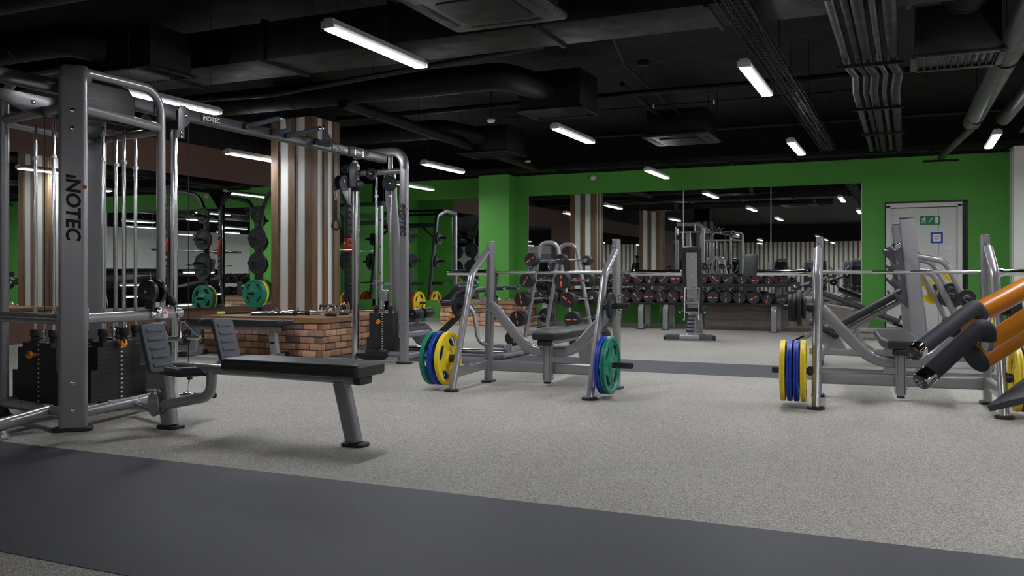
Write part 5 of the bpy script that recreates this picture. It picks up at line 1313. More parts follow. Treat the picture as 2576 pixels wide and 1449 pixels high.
    f = MB(); f.bar([(-0.95, -0.28, 0.035), (-0.95, 0.28, 0.035)], 0.08, 0.06, 0.016); f.bar([(-0.95, 0, 0.05), (-0.86, 0, 0.2)], 0.08, 0.06, 0.014); o = f.build('front_foot', M_GREY, t)
    for s in (-1, 1): MB().box((-0.95, s*0.26, 0.036), (0.09, 0.08, 0.068), 0.016).build('rubber_foot', M_PLASTIC, o)
incline_bench()
barbell('barbell', rloc((0.06, 10.2, 0), R(4), (-0.228, 0.0, 1.2415)), R(94), 'barbell seen end on in the top hooks of the incline bench')
G = 'plates stored on the incline bench'
il = lambda p: rloc((0.06, 10.2, 0), R(4), p)
plate('black25', il((0.405, -0.68, 0.7388)), 'small black plate facing us on the incline bench near stay', G, 0, R(94))
plate('black10', il((0.405, 0.53, 0.7388)), 'larger black plate on the far stay of the incline bench', G, 0, R(94))
plate('yellow_small', il((0.258, 0.675, 0.8288)), 'yellow plate on the far stay in front of the white door', G, 0.4, R(94))
plate('yellow_small', il((0.52, -0.70, 0.4188)), 'yellow plate low on the incline bench behind the orange arm', G, 0.9, R(94))

# ------------------------------------------------------------------ decline sit-up bench before the far wall
def decline_bench():
    t = thing('decline_bench', 'black decline bench with foam ankle rollers below the far mirror', 'weight bench', (-0.7, 14.0, 0))
    L = lambda x, y, z: (x+0.7, y-14.0, z)
    a, b = Vector(L(-1.20, 14.0, 0.70)), Vector(L(-0.12, 14.0, 0.27)); d = (b-a).normalized()
    Mx = frame((a+b)/2, d, (0, 1, 0))
    p = MB(); p.outline([rrect((b-a).length, 0.30, 0.04, 4)], 0.07, 0.02, Mx @ Matrix.Translation((0, 0, -0.03)), res=3); p.build('pad', M_VINYL, t)
    p = MB(); p.outline([rrect(0.22, 0.26, 0.04, 4)], 0.06, 0.018, frame(L(-0.02, 14.0, 0.30), (0.97, 0, -0.2), (0, 1, 0)), res=3); p.build('head_pad', M_VINYL, t)
    r = MB(); r.bar([a + Vector((0.05, 0, -0.06)), b + Vector((0.05, 0, -0.06))], 0.06, 0.06, 0.012); r.build('pad_rail', M_GREY, t)
    l = MB(); l.tube([L(-1.06, 14.0, 0.60), L(-1.10, 14.0, 0.05)], 0.026, 14); o = l.build('front_leg', M_GREY, t)
    f = MB(); f.bar([L(-1.10, 13.7, 0.035), L(-1.10, 14.3, 0.035)], 0.07, 0.06, 0.016); f.build('foot_bar', M_GREY, o)
    l = MB(); l.bar([L(-1.10, 14.0, 0.14), L(0.25, 14.0, 0.17)], 0.06, 0.07, 0.014); l.build('base_rail', M_GREY, t)
    l = MB(); l.bar([L(-0.2, 14.0, 0.26), L(0.25, 14.0, 0.05)], 0.06, 0.06, 0.014); o = l.build('rear_leg', M_GREY, t)
    f = MB(); f.bar([L(0.25, 13.7, 0.035), L(0.25, 14.3, 0.035)], 0.07, 0.06, 0.016); f.build('foot_bar', M_GREY, o)
    l = MB(); l.tube([L(-1.55, 14.0, 0.79), L(-1.18, 14.0, 0.90), L(-1.05, 14.0, 0.96)], 0.02, 12); l.tube([L(-1.30, 14.0, 0.86), L(-1.15, 14.0, 0.62)], 0.02, 12); l.tube([L(-1.12, 13.99, 0.52), L(-0.72, 13.9, 0.46)], 0.03, 14); l.build('roller_arm', M_GREY, t)
    for x, z in ((-1.55, 0.79), (-1.29, 0.82), (-1.05, 0.97)):
        for s in (-1, 1):
            q = MB(); q.lathe([(0.02, 0), (0.055, 0.004), (0.062, 0.012), (0.062, 0.17), (0.055, 0.178), (0.02, 0.18)], L(x, 14.0+s*0.03, z), (0, s, 0), 22); o = q.build('foam_roller', M_RUBBER, t)
            q = MB(); q.lathe([(0.022, 0), (0.022, 0.004), (0.012, 0.012)], L(x, 14.0+s*0.21, z), (0, s, 0), 14); q.build('roller_cap', M_CHROME, o)
decline_bench()

# ------------------------------------------------------------------ wrapped planks leaning at the wall
z = 0.0
for i, h in enumerate((0.085, 0.085, 0.085, 0.085, 0.085)):
    o = MB().box((0, 0, 0), (2.66 + (0.06 if i == 0 else 0), 0.09, h-0.003), 0.004, seg=1).build('plank', M_PLANK, None, (-1.94 - (0.0), 15.72, z + h/2))
    tag(o, ('bottom bare plank of the stack under the far mirror', 'second plank from the floor in the wrapped stack', 'middle plank of the film wrapped stack', 'second plank from the top of the wrapped stack', 'topmost plank of the film wrapped stack')[i], 'plank', 'stack of planks below the far mirror')
    z += h
def film():
    bm = bmesh.new(); n, k = 60, 12
    rnd = random.Random(3); vs = []
    for i in range(n+1):
        for j in range(k+1):
            x = -1.36 + 2.72*i/n; a = j/k
            zz = 0.06 + 0.385*a
            vs.append(bm.verts.new((x, -0.056 - 0.006*rnd.random(), zz + (rnd.random()-0.5)*0.004)))
    for i in range(n):
        for j in range(k): bm.faces.new((vs[i*(k+1)+j], vs[(i+1)*(k+1)+j], vs[(i+1)*(k+1)+j+1], vs[i*(k+1)+j+1]))
    top = []
    for i in range(n+1):
        p = vs[i*(k+1)+k].co; top.append(bm.verts.new((p.x, 0.052, 0.43 + 0.004*rnd.random())))
    for i in range(n): bm.faces.new((vs[i*(k+1)+k], vs[(i+1)*(k+1)+k], top[i+1], top[i]))
    m = MB(); m.bm(bm); bm.free()
    o = m.build('plastic_film', M_FILM, None, (-1.94, 15.72, 0)); tag(o, 'clear crinkled plastic film wrapped over the stacked planks', 'film')
film()

# ------------------------------------------------------------------ plate loaded machine with orange arms, foreground right
def D_(px, py, d):
    # a point at depth d along the measured sight line
    q = d*(px-1288)/FPX
    return Vector((-d*math.sin(YAW)+q*math.cos(YAW), d*math.cos(YAW)+q*math.sin(YAW), CAM_H-d*(py-HORIZON)/FPX))
M_PADGREY = simple('slate_grey_vinyl', srgb(112, 116, 126), 0.5, 0, 0.4, 0.06, 300, 0.08)
def orange_machine():
    t = thing('lever_machine', 'orange armed lever machine with slate foam grips at the right edge, foreground', 'exercise machine', (0.95, 3.1, 0))
    O = Vector((0.95, 3.1, 0)); L = lambda p: Vector(p) - O
    A0 = Vector((0.141, 2.42, 0.762)); d = Vector((0.62, 0.66, 0.385)).normalized()
    A0 = Vector((0.150, 2.44, 0.765)); d1 = Vector((0.117, 0.075, 0.080)).normalized()
    m = MB(); m.tube([L(A0), L(A0 + d1*1.05)], 0.037, 32); arm1 = m.build('lever_arm', M_ORANGE, t)
    c = MB(); c.lathe([(0.0385, 0), (0.0385, 0.006), (0.035, 0.011), (0.0001, 0.012)], L(A0 + d1*0.004), -d1, 32); c.build('end_cap', M_FOOTPAD, arm1)
    B0 = D_(2392, 823, 2.65); B1 = D_(2576, 727, 2.72); d2 = (B1-B0).normalized()
    m = MB(); m.tube([L(B0), L(B0 + d2*1.0)], 0.032, 28); arm2 = m.build('lever_arm', M_ORANGE, t)
    c = MB(); c.lathe([(0.033, 0), (0.033, 0.006), (0.03, 0.01), (0.0001, 0.011)], L(B0 + d2*0.004), -d2, 28); c.build('end_cap', M_FOOTPAD, arm2)
    def grip(P, r, par, rad):
        pts = fillet([L(p) for p in P], rad, 12)
        g = MB(); g.tube(pts, r, 24); o = g.build('foam_grip', M_FOAM, par)
        e = pts[-1]; dd = (pts[-1]-pts[-2]).normalized()
        q = MB(); q.lathe([(r*1.0, 0), (r*1.02, 0.002), (r*1.02, 0.028), (r*0.93, 0.033), (r*0.6, 0.034), (r*0.55, 0.030), (r*0.2, 0.030), (0.0001, 0.034)], e - dd*0.002, dd, 28); q.build('chrome_cap', M_CHROME, par)
        s0 = pts[0]; ds = (pts[0]-pts[1]).normalized()
        q = MB(); q.lathe([(r*0.92, -0.002), (r*0.92, 0.024)], s0, ds, 24); q.build('chrome_stub', M_CHROME, par)
    grip([D_(2482, 852, 2.14), D_(2490, 802, 2.12), D_(2337, 942, 2.05)], 0.0215, arm1, 0.045)
    grip([D_(2468, 792, 2.66), D_(2452, 772, 2.60), D_(2314, 878, 2.45)], 0.0225, arm2, 0.05)
    # frame outside the picture: pivot post, base and loaded pegs
    E1, E2 = A0 + d1*1.05, B0 + d2*1.0
    m = MB(); m.bar([L(E1), L(E1 + Vector((0.12, 0.12, 0.05))), L(E2 + Vector((0.1, 0.1, 0.05))), L(E2)], 0.07, 0.07, 0.02); m.build('cross_yoke', M_ORANGE, t)
    pv = (E1 + E2)/2 + Vector((0.2, 0.15, 0.06))
    m = MB(); m.bar([L(pv), L((pv.x+0.05, pv.y+0.05, 0.02))], 0.1, 0.1, 0.02, (0, 1, 0)); m.build('pivot_post', M_GREY, t)
    m = MB(); m.bar([L((pv.x+0.05, pv.y+0.05, 0.045)), L((0.95, 2.3, 0.045))], 0.1, 0.08, 0.02); m.bar([L((0.6, 2.15, 0.045)), L((1.3, 2.45, 0.045))], 0.1, 0.08, 0.02); m.build('base_frame', M_GREY, t)
    # slate seat pad in the lower right corner
    a = D_(2479, 1022, 2.10); x = (D_(2576, 948, 2.22) - a).normalized(); y = (D_(2542, 1030, 1.97) - a).normalized()
    y = (y - x*y.dot(x)).normalized()
    Mx = frame(L(a), x, y) if x.cross(y).z > 0 else frame(L(a + y*0.16), x, -y)
    p = MB(); p.outline([[(u+0.35, v+0.08) for u, v in rrect(0.70, 0.16, 0.008, 5)]], 0.016, 0.005, Mx @ Matrix.Translation((0, 0, -0.016)), res=4); o = p.build('seat_pad', M_PADGREY, t)
    s = MB()
    for v in (0.02, 0.026): s.tube([Mx @ Vector((0.02, v, 0.0005)), Mx @ Vector((0.68, v, 0.0005))], 0.0012, 6)
    s.build('seam', M_BLACKPRINT, o)
    pc = Mx @ Vector((0.42, 0.08, -0.016))
    m = MB(); m.bar([pc, Vector((pc.x, pc.y, 0.06))], 0.08, 0.08, 0.02, (0, 1, 0)); m.bar([Vector((pc.x, pc.y, 0.06)), L((0.95, 2.5, 0.045))], 0.08, 0.07, 0.02); m.build('seat_post', M_GREY, t)
orange_machine()

# ------------------------------------------------------------------ cable attachments on the large plinth
PZ = 0.46
def att(name, label, loc, rz=0, cat='cable attachment'): return thing(name, label, cat, loc, rz, 'cable attachments on the large plinth')
t = att('lat_bar', 'black bar with lime end sleeves and chrome end on the plinth left', (-7.72, 8.93, PZ+0.019), R(52))
m = MB(); m.tube([(-0.30, 0, 0), (0.12, 0, 0)], 0.016, 16); m.build('black_sleeve', M_RUBBER, t)
m = MB(); m.tube([(0.12, 0, 0), (0.40, 0, 0)], 0.0175, 16); m.lathe([(0.022, -0.01), (0.024, 0), (0.022, 0.01)], (0.32, 0, 0), (1, 0, 0), 16); m.build('chrome_bar', M_CHROME, t)
m = MB(); m.lathe([(0.02, 0), (0.0205, 0.09), (0.0195, 0.095), (0.013, 0.095), (0.013, 0.085), (0.0001, 0.085)], (-0.29, 0, 0.001), (-1, 0, 0), 18); m.build('lime_sleeve', M_LIME, t)
t = att('triceps_rope', 'black braided rope attachment with ball ends near the plinth front edge', (-7.05, 8.72, PZ+0.018), R(28))
m = MB()
for k in range(3):
    pts = []
    for i in range(49):
        u = i/48; a = 2*PI*(u*7 + k/3); pts.append((-0.34+0.5*u, 0.009*math.cos(a), 0.009*math.sin(a)))
    m.tube(pts, 0.0085, 8)
m.build('braid', M_RUBBER, t)
for x, y in ((0.19, 0.0), (0.33, 0.04)):
    m = MB(); m.lathe([(0.012, -0.035), (0.03, -0.02), (0.034, 0.0), (0.028, 0.025), (0.012, 0.03)], (x, y, 0.014), (1, 0.2, 0), 18); m.build('ball_end', M_RUBBER, t)
m = MB(); m.tube([(0.2, 0, 0.01), (0.34, 0.04, 0.01)], 0.011, 8); m.build('end_cord', M_RUBBER, t)
m = MB(); m.lathe([(0.010, -0.006), (0.02, -0.006), (0.02, 0.006), (0.010, 0.006), (0.010, -0.006)], (-0.36, 0, 0.002), (0, 1, 0.2), 16); m.build('eyelet', M_CHROME, t)
def row_grip(name, label, loc, rz, kind):
    t = att(name, label, loc, rz)
    m = MB()
    if kind == 'v':
        for s in (-1, 1): m.tube(fillet([(0, 0, 0.03), (0.06, s*0.05, 0.02), (0.10, s*0.09, 0.0)], 0.03, 5), 0.009, 10)
        m.lathe([(0.012, -0.005), (0.022, -0.005), (0.022, 0.005), (0.012, 0.005), (0.012, -0.005)], (-0.02, 0, 0.025), (0, 1, 0), 16); m.build('arms', M_CHROME, t)
        for s in (-1, 1): g = MB(); g.tube([(0.04, s*0.095, 0.0), (0.17, s*0.095, 0.0)], 0.0155, 12); g.build('grip', M_BRUSHED, t)
    elif kind == 'stirrup':
        m.tube(fillet([(-0.06, 0, 0), (-0.05, 0, 0.10), (0.0, 0, 0.14), (0.05, 0, 0.10), (0.06, 0, 0)], 0.03, 5), 0.008, 10); m.build('frame', M_CHROME, t)
        g = MB(); g.tube([(-0.065, 0, 0.0), (0.065, 0, 0.0)], 0.0165, 12); g.build('grip', M_RUBBER, t)
    elif kind == 'bar':
        m.tube(fillet([(-0.25, 0, 0), (-0.12, 0, 0), (-0.06, 0.05, 0), (0.06, 0.05, 0), (0.12, 0, 0), (0.25, 0, 0)], 0.03, 5), 0.0145, 14); m.lathe([(0.021, -0.012), (0.021, 0.012)], (0, 0.05, 0), (1, 0, 0), 14); m.build('bar', M_CHROME, t)
        for s in (-1, 1): g = MB(); g.lathe([(0.017, 0), (0.019, 0.01), (0.017, 0.02)], (s*0.25, 0, 0), (-s, 0, 0), 14); g.build('end_stop', M_BRUSHED, t)
    elif kind == 'straight':
        m.tube([(-0.24, 0, 0), (0.24, 0, 0)], 0.0165, 14); m.lathe([(0.024, -0.015), (0.026, 0), (0.024, 0.015)], (0, 0, 0), (1, 0, 0), 16); m.lathe([(0.008, 0), (0.014, 0.02), (0.014, 0.04), (0.006, 0.045)], (0, 0, 0.01), (0, 0, 1), 12)
        for s in (-1, 1): m.lathe([(0.022, 0), (0.025, 0.006), (0.025, 0.018), (0.02, 0.022)], (s*0.23, 0, 0), (s, 0, 0), 16)
        m.build('bar', M_CHROME, t)
    elif kind == 'close':
        m.box((0, 0, 0.04), (0.2, 0.02, 0.012), 0.004)
        for s in (-1, 1): m.tube(fillet([(s*0.08, 0, 0.04), (s*0.1, 0.02, 0.09), (s*0.1, 0.1, 0.09)], 0.02, 4), 0.008, 8)
        m.tube([(0, 0, 0.04), (0.06, -0.06, 0.0)], 0.009, 8); m.build('frame', M_CHROME, t)
        for s in (-1, 1): g = MB(); g.tube([(s*0.1, 0.02, 0.092), (s*0.1, 0.14, 0.09)], 0.0165, 12); g.build('grip', M_RUBBER, t)
    return t
row_grip('row_grip', 'chrome V shaped row grip beside the black bar on the plinth', (-7.6, 9.38, PZ+0.0165), R(20), 'v')
row_grip('curl_bar', 'bent chrome curl bar lying at the plinth front right', (-6.72, 9.02, PZ+0.0165), R(15), 'bar')
row_grip('straight_cable_bar', 'short straight chrome bar lying behind the curl bar on the plinth', (-6.78, 9.3, PZ+0.026), R(10), 'straight')
row_grip('close_row_grip', 'close row grip with two upright black handles by the column corner', (-7.0, 9.55, PZ+0.002), R(-15), 'close')
row_grip('close_row_grip', 'second black handled grip right of the column corner', (-6.72, 9.72, PZ+0.002), R(25), 'close')
row_grip('stirrup_grip', 'black stirrup grip standing near the chrome post on the plinth', (-6.45, 9.2, PZ+0.0175), R(60), 'stirrup')
row_grip('stirrup_grip', 'stirrup grip lying in the tangle at the plinth right edge', (-6.55, 9.45, PZ+0.0175), R(110), 'stirrup')
row_grip('straight_cable_bar', 'chrome bar at the plinth back right behind the weight stack', (-6.55, 10.05, PZ+0.026), R(20), 'straight')
row_grip('row_grip', 'chrome V grip in the tangle at the right of the plinth', (-6.5, 9.0, PZ+0.0165), R(-60), 'v')
row_grip('curl_bar', 'bent chrome bar behind the rope on the plinth front', (-7.38, 8.98, PZ+0.0165), R(35), 'bar')
row_grip('stirrup_grip', 'stirrup grip nearest the chrome post at the plinth corner', (-6.38, 8.85, PZ+0.0175), R(20), 'stirrup')
row_grip('straight_cable_bar', 'chrome bar lying between rope and column on the plinth', (-7.1, 9.15, PZ+0.026), R(60), 'straight')
t = thing('curl_bar', 'zigzag chrome curl bar lying on the small far plinth', 'barbell', (-7.1, 15.15, 0.47+0.0255))
m = MB(); m.tube(fillet([(-0.6, 0, 0), (-0.35, 0, 0), (-0.22, 0.06, 0), (-0.1, -0.03, 0), (0.1, -0.03, 0), (0.22, 0.06, 0), (0.35, 0, 0), (0.6, 0, 0)], 0.04, 5), 0.014, 12); m.build('shaft', M_CHROME, t)
for s in (-1, 1): m = MB(); m.lathe([(0.02, -0.02), (0.03, -0.015), (0.03, 0.0), (0.0245, 0.002), (0.0245, 0.16), (0.02, 0.164)], (s*0.42, 0, 0), (s, 0, 0), 18); m.build('sleeve', M_CHROME, t)
M_PIPELIGHT = simple('pipe_grey', srgb(58, 58, 57), 0.42, 0.2, 0.5, 0.08, 12)
# ------------------------------------------------------------------ black services under the ceiling
def duct_box(name, label, c, d, cat='duct', rz=0, flanges=(), mat=None):
    t = thing(name, label, cat, c, rz)
    MB().box((0, 0, 0), d, 0.01).build('casing', mat or M_DUCT, t)
    for f in flanges:
        MB().box((f, 0, 0), (0.035, d[1]+0.05, d[2]+0.05), 0.004).build('flange', mat or M_DUCT, t)
    h = MB()
    return t
def hang(t, pts, loc):
    for p in pts:
        MB().tube([Vector(p) - Vector(loc), Vector((p[0], p[1], ZC)) - Vector(loc)], 0.005, 6).build('hanger_rod', M_DUCT, t)
c = (-2.6, 7.02, 3.19)
t = duct_box('air_duct', 'wide black rectangular duct crossing the ceiling behind the near lamp', c, (15.0, 0.66, 0.36), flanges=(-5.8, -4.4, -3.0, -1.6, -0.2, 1.2, 2.6, 4.0))
hang(t, [(x, y, 3.3) for x in (-8, -5, -2, 1, 4) for y in (6.66, 7.38)], c)
def round_duct(label, pts, r, box=None, grille=True, rings=6, mat=M_DUCT):
    t = thing('round_duct', label, 'duct', pts[0])
    O = Vector(pts[0]); P = [p - O for p in fillet(pts, r*1.9, 8)]
    m = MB(); m.tube(P, r, 28); m.build('pipe', mat, t)
    tot = [(Vector(pts[i+1])-Vector(pts[i])).length for i in range(len(pts)-1)]
    d = (Vector(pts[1])-Vector(pts[0]))
    for i in range(rings):
        f = (i+0.5)/rings*0.9
        q = MB(); q.lathe([(r, -0.012), (r*1.04, -0.008), (r*1.04, 0.008), (r, 0.012)], d*f, d, 28); q.build('joint_ring', mat, t)
    if box:
        bc, bd = box
        m = MB(); m.box(Vector(bc)-O, bd, 0.006); m.build('outlet_box', mat, t)
        if grille:
            z = bc[2]-bd[2]/2
            m = MB(); m.box(Vector((bc[0], bc[1]-bd[1]/2-0.01, z-0.012))-O, (bd[0]+0.08, 0.05, 0.024), 0.003); m.box(Vector((bc[0], bc[1]+bd[1]/2+0.01, z-0.012))-O, (bd[0]+0.08, 0.05, 0.024), 0.003)
            m.box(Vector((bc[0]-bd[0]/2-0.01, bc[1], z-0.012))-O, (0.05, bd[1]+0.08, 0.024), 0.003); m.box(Vector((bc[0]+bd[0]/2+0.01, bc[1], z-0.012))-O, (0.05, bd[1]+0.08, 0.024), 0.003)
            n = int(bd[0]/0.055)
            for i in range(n): m.box(Vector((bc[0]-bd[0]/2+(i+0.5)*bd[0]/n, bc[1], z-0.008))-O, (0.008, bd[1], 0.03), 0, Matrix.Rotation(R(35), 4, 'Y'))
            m.build('grille', M_PIPEGREY if mat is M_PIPEGREY else M_DUCT, t)
    return t
round_duct('long round black duct passing over the striped column, ending in a box', [(-10.0, 9.0, 3.20), (-4.15, 9.0, 3.20), (-3.9, 9.75, 3.16)], 0.155, ((-3.86, 9.95, 3.15), (0.78, 0.62, 0.44)), True, 8)
round_duct('round black duct behind the cable machine at upper left', [(-10.0, 12.0, 3.22), (-6.6, 12.0, 3.22), (-6.2, 12.6, 3.15)], 0.15, ((-6.15, 12.9, 3.12), (0.85, 0.7, 0.40)), True, 5)
round_duct('thick round black duct at the upper left corner', [(-10.0, 5.75, 3.14), (-7.1, 5.75, 3.14), (-6.8, 5.98, 3.08)], 0.15, ((-6.62, 6.16, 3.05), (0.78, 0.5, 0.38)), True, 4)
round_duct('broad pipe with a light edge at the very top left', [(-9.0, 4.62, 3.12), (-2.0, 4.62, 3.12)], 0.13, None, False, 3)
round_duct('spiral wound duct dropping into a grille box at upper right', [(0.55, 7.62, 3.40), (0.42, 8.3, 3.33)], 0.19, ((0.38, 8.64, 3.06), (0.66, 0.56, 0.42)), True, 9, M_PIPEGREY)

def cassette(c, label):
    t = thing('air_conditioner', label, 'air conditioner', c)
    m = MB(); m.outline([rrect(0.96, 0.96, 0.06, 5)], 0.05, 0.015, Matrix.Translation((0, 0, -0.0)), res=3); m.build('panel', M_PIPEGREY_D, t)
    m = MB(); m.outline([rrect(0.56, 0.56, 0.05, 5)], 0.015, 0.004, Matrix.Translation((0, 0, -0.014))); m.build('intake_grille', M_DUCT, t)
    for a in range(4):
        v = MB(); v.box(Matrix.Rotation(a*PI/2, 4, 'Z') @ Vector((0, 0.38, 0.001)), (0.6, 0.05, 0.012) if a % 2 == 0 else (0.05, 0.6, 0.012), 0.005); v.build('air_vane', M_DUCT, t)
    MB().box((0.12, -0.455, -0.003), (0.2, 0.018, 0.006), 0.002).build('status_strip', M_PIPEGREY, t)
    MB().box((0, 0, 0.22), (0.84, 0.84, 0.34), 0.02).build('casing', M_DUCT, t)
    for x in (-0.44, 0.44):
        for y in (-0.3, 0.3): MB().tube([(x, y, 0.2), (x, y, ZC-c[2])], 0.006, 6).build('hanger_rod', M_DUCT, t)
M_PIPEGREY_D = simple('dark_cassette_plastic', srgb(24, 24, 24), 0.45, 0, 0.4, 0.05, 20)
cassette((-2.82, 5.79, 2.9), 'near black ceiling air conditioner cut by the top of the photo')
cassette((-2.98, 12.62, 2.9), 'far black ceiling air conditioner above the middle of the room')

def wire_tray(x0, y0, y1, z, label, w=0.2, h=0.06):
    t = thing('wire_tray', label, 'cable tray', (x0, y0, z))
    m = MB()
    for dx, dz in ((-w/2, 0), (-w/4, 0), (0, 0), (w/4, 0), (w/2, 0), (-w/2, h), (w/2, h)): m.box((dx, (y1-y0)/2, dz), (0.005, y1-y0, 0.005))
    n = int((y1-y0)/0.1)
    for i in range(n):
        y = i*0.1; m.box((0, y, 0), (w, 0.005, 0.005)); m.box((-w/2, y, h/2), (0.005, 0.005, h)); m.box((w/2, y, h/2), (0.005, 0.005, h))
    m.build('wire_mesh', M_PIPEGREY, t)
    for k, dx in enumerate((-0.06, -0.03, 0.0, 0.035, 0.065)):
        c = MB(); c.tube([(dx + 0.015*math.sin(i*1.3+k), i*(y1-y0)/24, 0.014+0.006*(k % 2)) for i in range(25)], 0.010, 7); c.build('cable', M_CABLE, t)
    for i in range(4): 
        for s in (-1, 1): MB().tube([(s*w/2, (0.6, 4.9, 7.4, 10.2)[i], h), (s*w/2, (0.6, 4.9, 7.4, 10.2)[i], ZC-z)], 0.004, 6).build('hanger_rod', M_DUCT, t)
wire_tray(-1.12, 3.0, 14.3, 2.86, 'long wire cable tray running towards the far wall at the right')
def pipe(label, pts, r, mat=M_DUCT, name='ceiling_pipe', rad=0.1, hangers=(), seg=16):
    t = thing(name, label, 'pipe', pts[0]); O = Vector(pts[0])
    m = MB(); m.tube([p-O for p in fillet(pts, rad, 6)], r, seg); m.build('pipe', mat, t)
    for h in hangers:
        m = MB(); m.tube([Vector(h)-O, Vector((h[0], h[1], ZC))-O], 0.004, 6); m.build('hanger_rod', M_DUCT, t)
        m = MB(); m.lathe([(r*1.01, -0.012), (r*1.12, -0.01), (r*1.12, 0.01), (r*1.01, 0.012)], Vector(h)-O, Vector(pts[1])-O, 16); m.build('pipe_clamp', M_DUCT, t)
    return t
pipe('black drain pipe sloping from the column towards the far wall', [(-6.25, 8.9, 3.05), (-6.4, 15.3, 2.98)], 0.075, hangers=[(-6.27, 9.6, 3.04), (-6.3, 10.8, 3.03), (-6.33, 12.2, 3.02), (-6.36, 13.6, 3.0)])
pipe('thin black sprinkler pipe crossing the middle of the ceiling', [(-9.5, 10.55, 3.2), (6, 10.55, 3.2)], 0.035, hangers=[(x, 10.55, 3.2) for x in (-7, -5, -3, -1, 1)])
pipe('second black sprinkler pipe crossing near the far wall', [(-5, 13.6, 3.2), (6, 13.6, 3.2)], 0.03)
pipe('thin black conduit with white clips across the ceiling', [(-5.35, 11.5, 3.21), (-0.2, 11.5, 3.21)], 0.01)
pipe('conduit to the far air conditioner', [(-3.2, 10.4, 3.3), (-3.2, 12.2, 3.2)], 0.03)
for i, x in enumerate((-4.6, -3.9, -3.1, -2.3, -1.3)):
    o = MB().box((0, 0, 0), (0.02, 0.02, 0.05), 0.004).build('conduit_clip', M_PLASTICWHITE, None, (x, 11.5, 3.205)); tag(o, 'small white clip on the ceiling conduit, %s from the left' % ordn(i+1), 'clip', 'white clips on the conduit')
def detector(loc, label):
    t = thing('smoke_detector', label, 'smoke detector', loc)
    m = MB(); m.lathe([(0.055, 0.02), (0.06, 0.0), (0.05, -0.02), (0.03, -0.032), (0.0001, -0.034)], (0, 0, 0), (0, 0, 1), 24); m.build('body', M_PLASTICWHITE, t)
    m = MB(); m.lathe([(0.04, 0.0), (0.04, 0.02), (0.008, 0.03), (0.008, ZC-loc[2]-0.015)], (0, 0, 0.015), (0, 0, 1), 18); m.build('base', M_DUCT, t)
detector((-5.5, 11.5, 3.19), 'white smoke detector at the left end of the conduit')
detector((-0.42, 11.5, 3.19), 'white smoke detector right of the wire tray')
PX = ((-0.52, 0.035), (-0.42, 0.03), (-0.34, 0.045), (-0.24, 0.03), (-0.13, 0.05))
for i, (x, r) in enumerate(PX):
    pipe('insulated pipe of the bundle right of the wire tray, %s from the left' % ordn(i+1), [(x, 4.5, 2.93), (x, 8.9, 2.93), (x+0.04, 9.3, 2.93), (x, 10.2, 2.93), (x, 14.2, 2.91), (x, 14.6, 2.88)], r, M_PIPEGREY if i in (0, 3) else M_DUCT, 'insulated_pipe', 0.15)
for i, y in enumerate((6.4, 8.6, 10.9, 12.9)):
    o = MB().box((0, 0, 0), (0.55, 0.04, 0.03)).build('pipe_bracket', M_DUCT, None, (-0.32, y, 2.865)); tag(o, 'black bracket under the insulated pipe bundle, %s from the camera' % ordn(i+1), 'bracket', 'brackets under the pipe bundle')
pipe('thick grey pipe at the right edge of the ceiling', [(0.86, 5.5, 2.92), (0.74, 12.75, 2.92)], 0.105, M_PIPELIGHT, hangers=[(0.8, 9, 2.92), (0.76, 12.2, 2.92)], seg=24)
pipe('second grey pipe right of the thick one', [(1.32, 6, 2.98), (1.12, 13.0, 2.98)], 0.085, M_PIPELIGHT, seg=20)
pipe('thin grey pipe sloping down to the green wall at the right', [(0.74, 12.7, 2.84), (0.45, 15.2, 2.78)], 0.045, M_PIPELIGHT)
o = MB().box((0, 0, 0), (0.5, 0.05, 0.03)).build('pipe_bracket', M_DUCT, None, (0.45, 15.1, 2.72)); tag(o, 'black bracket holding the thin grey pipe at the green wall', 'bracket')
def perforated(c, d, label, name='cable_tray'):
    t = thing(name, label, 'cable tray', c); m = MB()
    m.box((0, 0, 0), d); m.box((0, -d[1]/2, d[2]/2+0.03), (d[0], 0.004, 0.06)); m.build('tray', M_DUCT, t)
    h = MB(); n = 90
    for i in range(n): h.box((-d[0]/2+(i+0.5)*d[0]/n, -d[1]/2-0.003, 0.03), (d[0]/n*0.4, 0.002, 0.02))
    h.build('slots', M_BLACKPRINT, t)['kind'] = 'stuff'
perforated((-3.0, 15.5, 2.935), (10.0, 0.3, 0.02), 'black perforated cable tray along the top of the green wall')
perforated((1.9, 12.6, 2.95), (1.0, 3.0, 0.02), 'perforated tray beside the white pier at upper right')
for i in range(9):
    x = -7.0 + i*1.05
    o = MB().bar([(0, 0, 0), (0, 0.55, 0)], 0.03, 0.03, 0.004).build('tray_bracket', M_DUCT, None, (x, 15.3, 2.90)); tag(o, 'black arm under the tray on the green wall, %s from the left' % ordn(i+1), 'bracket', 'arms under the far cable tray')
t = thing('security_camera', 'small white dome camera on the green wall near the ceiling', 'camera', (-5.45, 15.86, 2.80))
m = MB(); m.lathe([(0.05, 0), (0.055, 0.01), (0.055, 0.05), (0.045, 0.06)], (0, 0.03, 0.0), (0, -1, 0), 20); m.build('housing', M_PLASTICWHITE, t)
m = MB(); m.ball((0, -0.04, -0.005), 0.042); m.build('eyeball', M_PLASTICWHITE, t)
m = MB(); m.lathe([(0.014, 0), (0.014, 0.006)], (0.008, -0.077, -0.018), (0.15, -1, -0.3), 14); m.build('lens', M_BLACKPRINT, t)
t = thing('motion_sensor', 'small white box under the ceiling left of the dome camera', 'sensor', (-6.25, 14.6, 3.0))
MB().box((0, 0, 0), (0.1, 0.05, 0.04), 0.01).build('body', M_PLASTICWHITE, t)
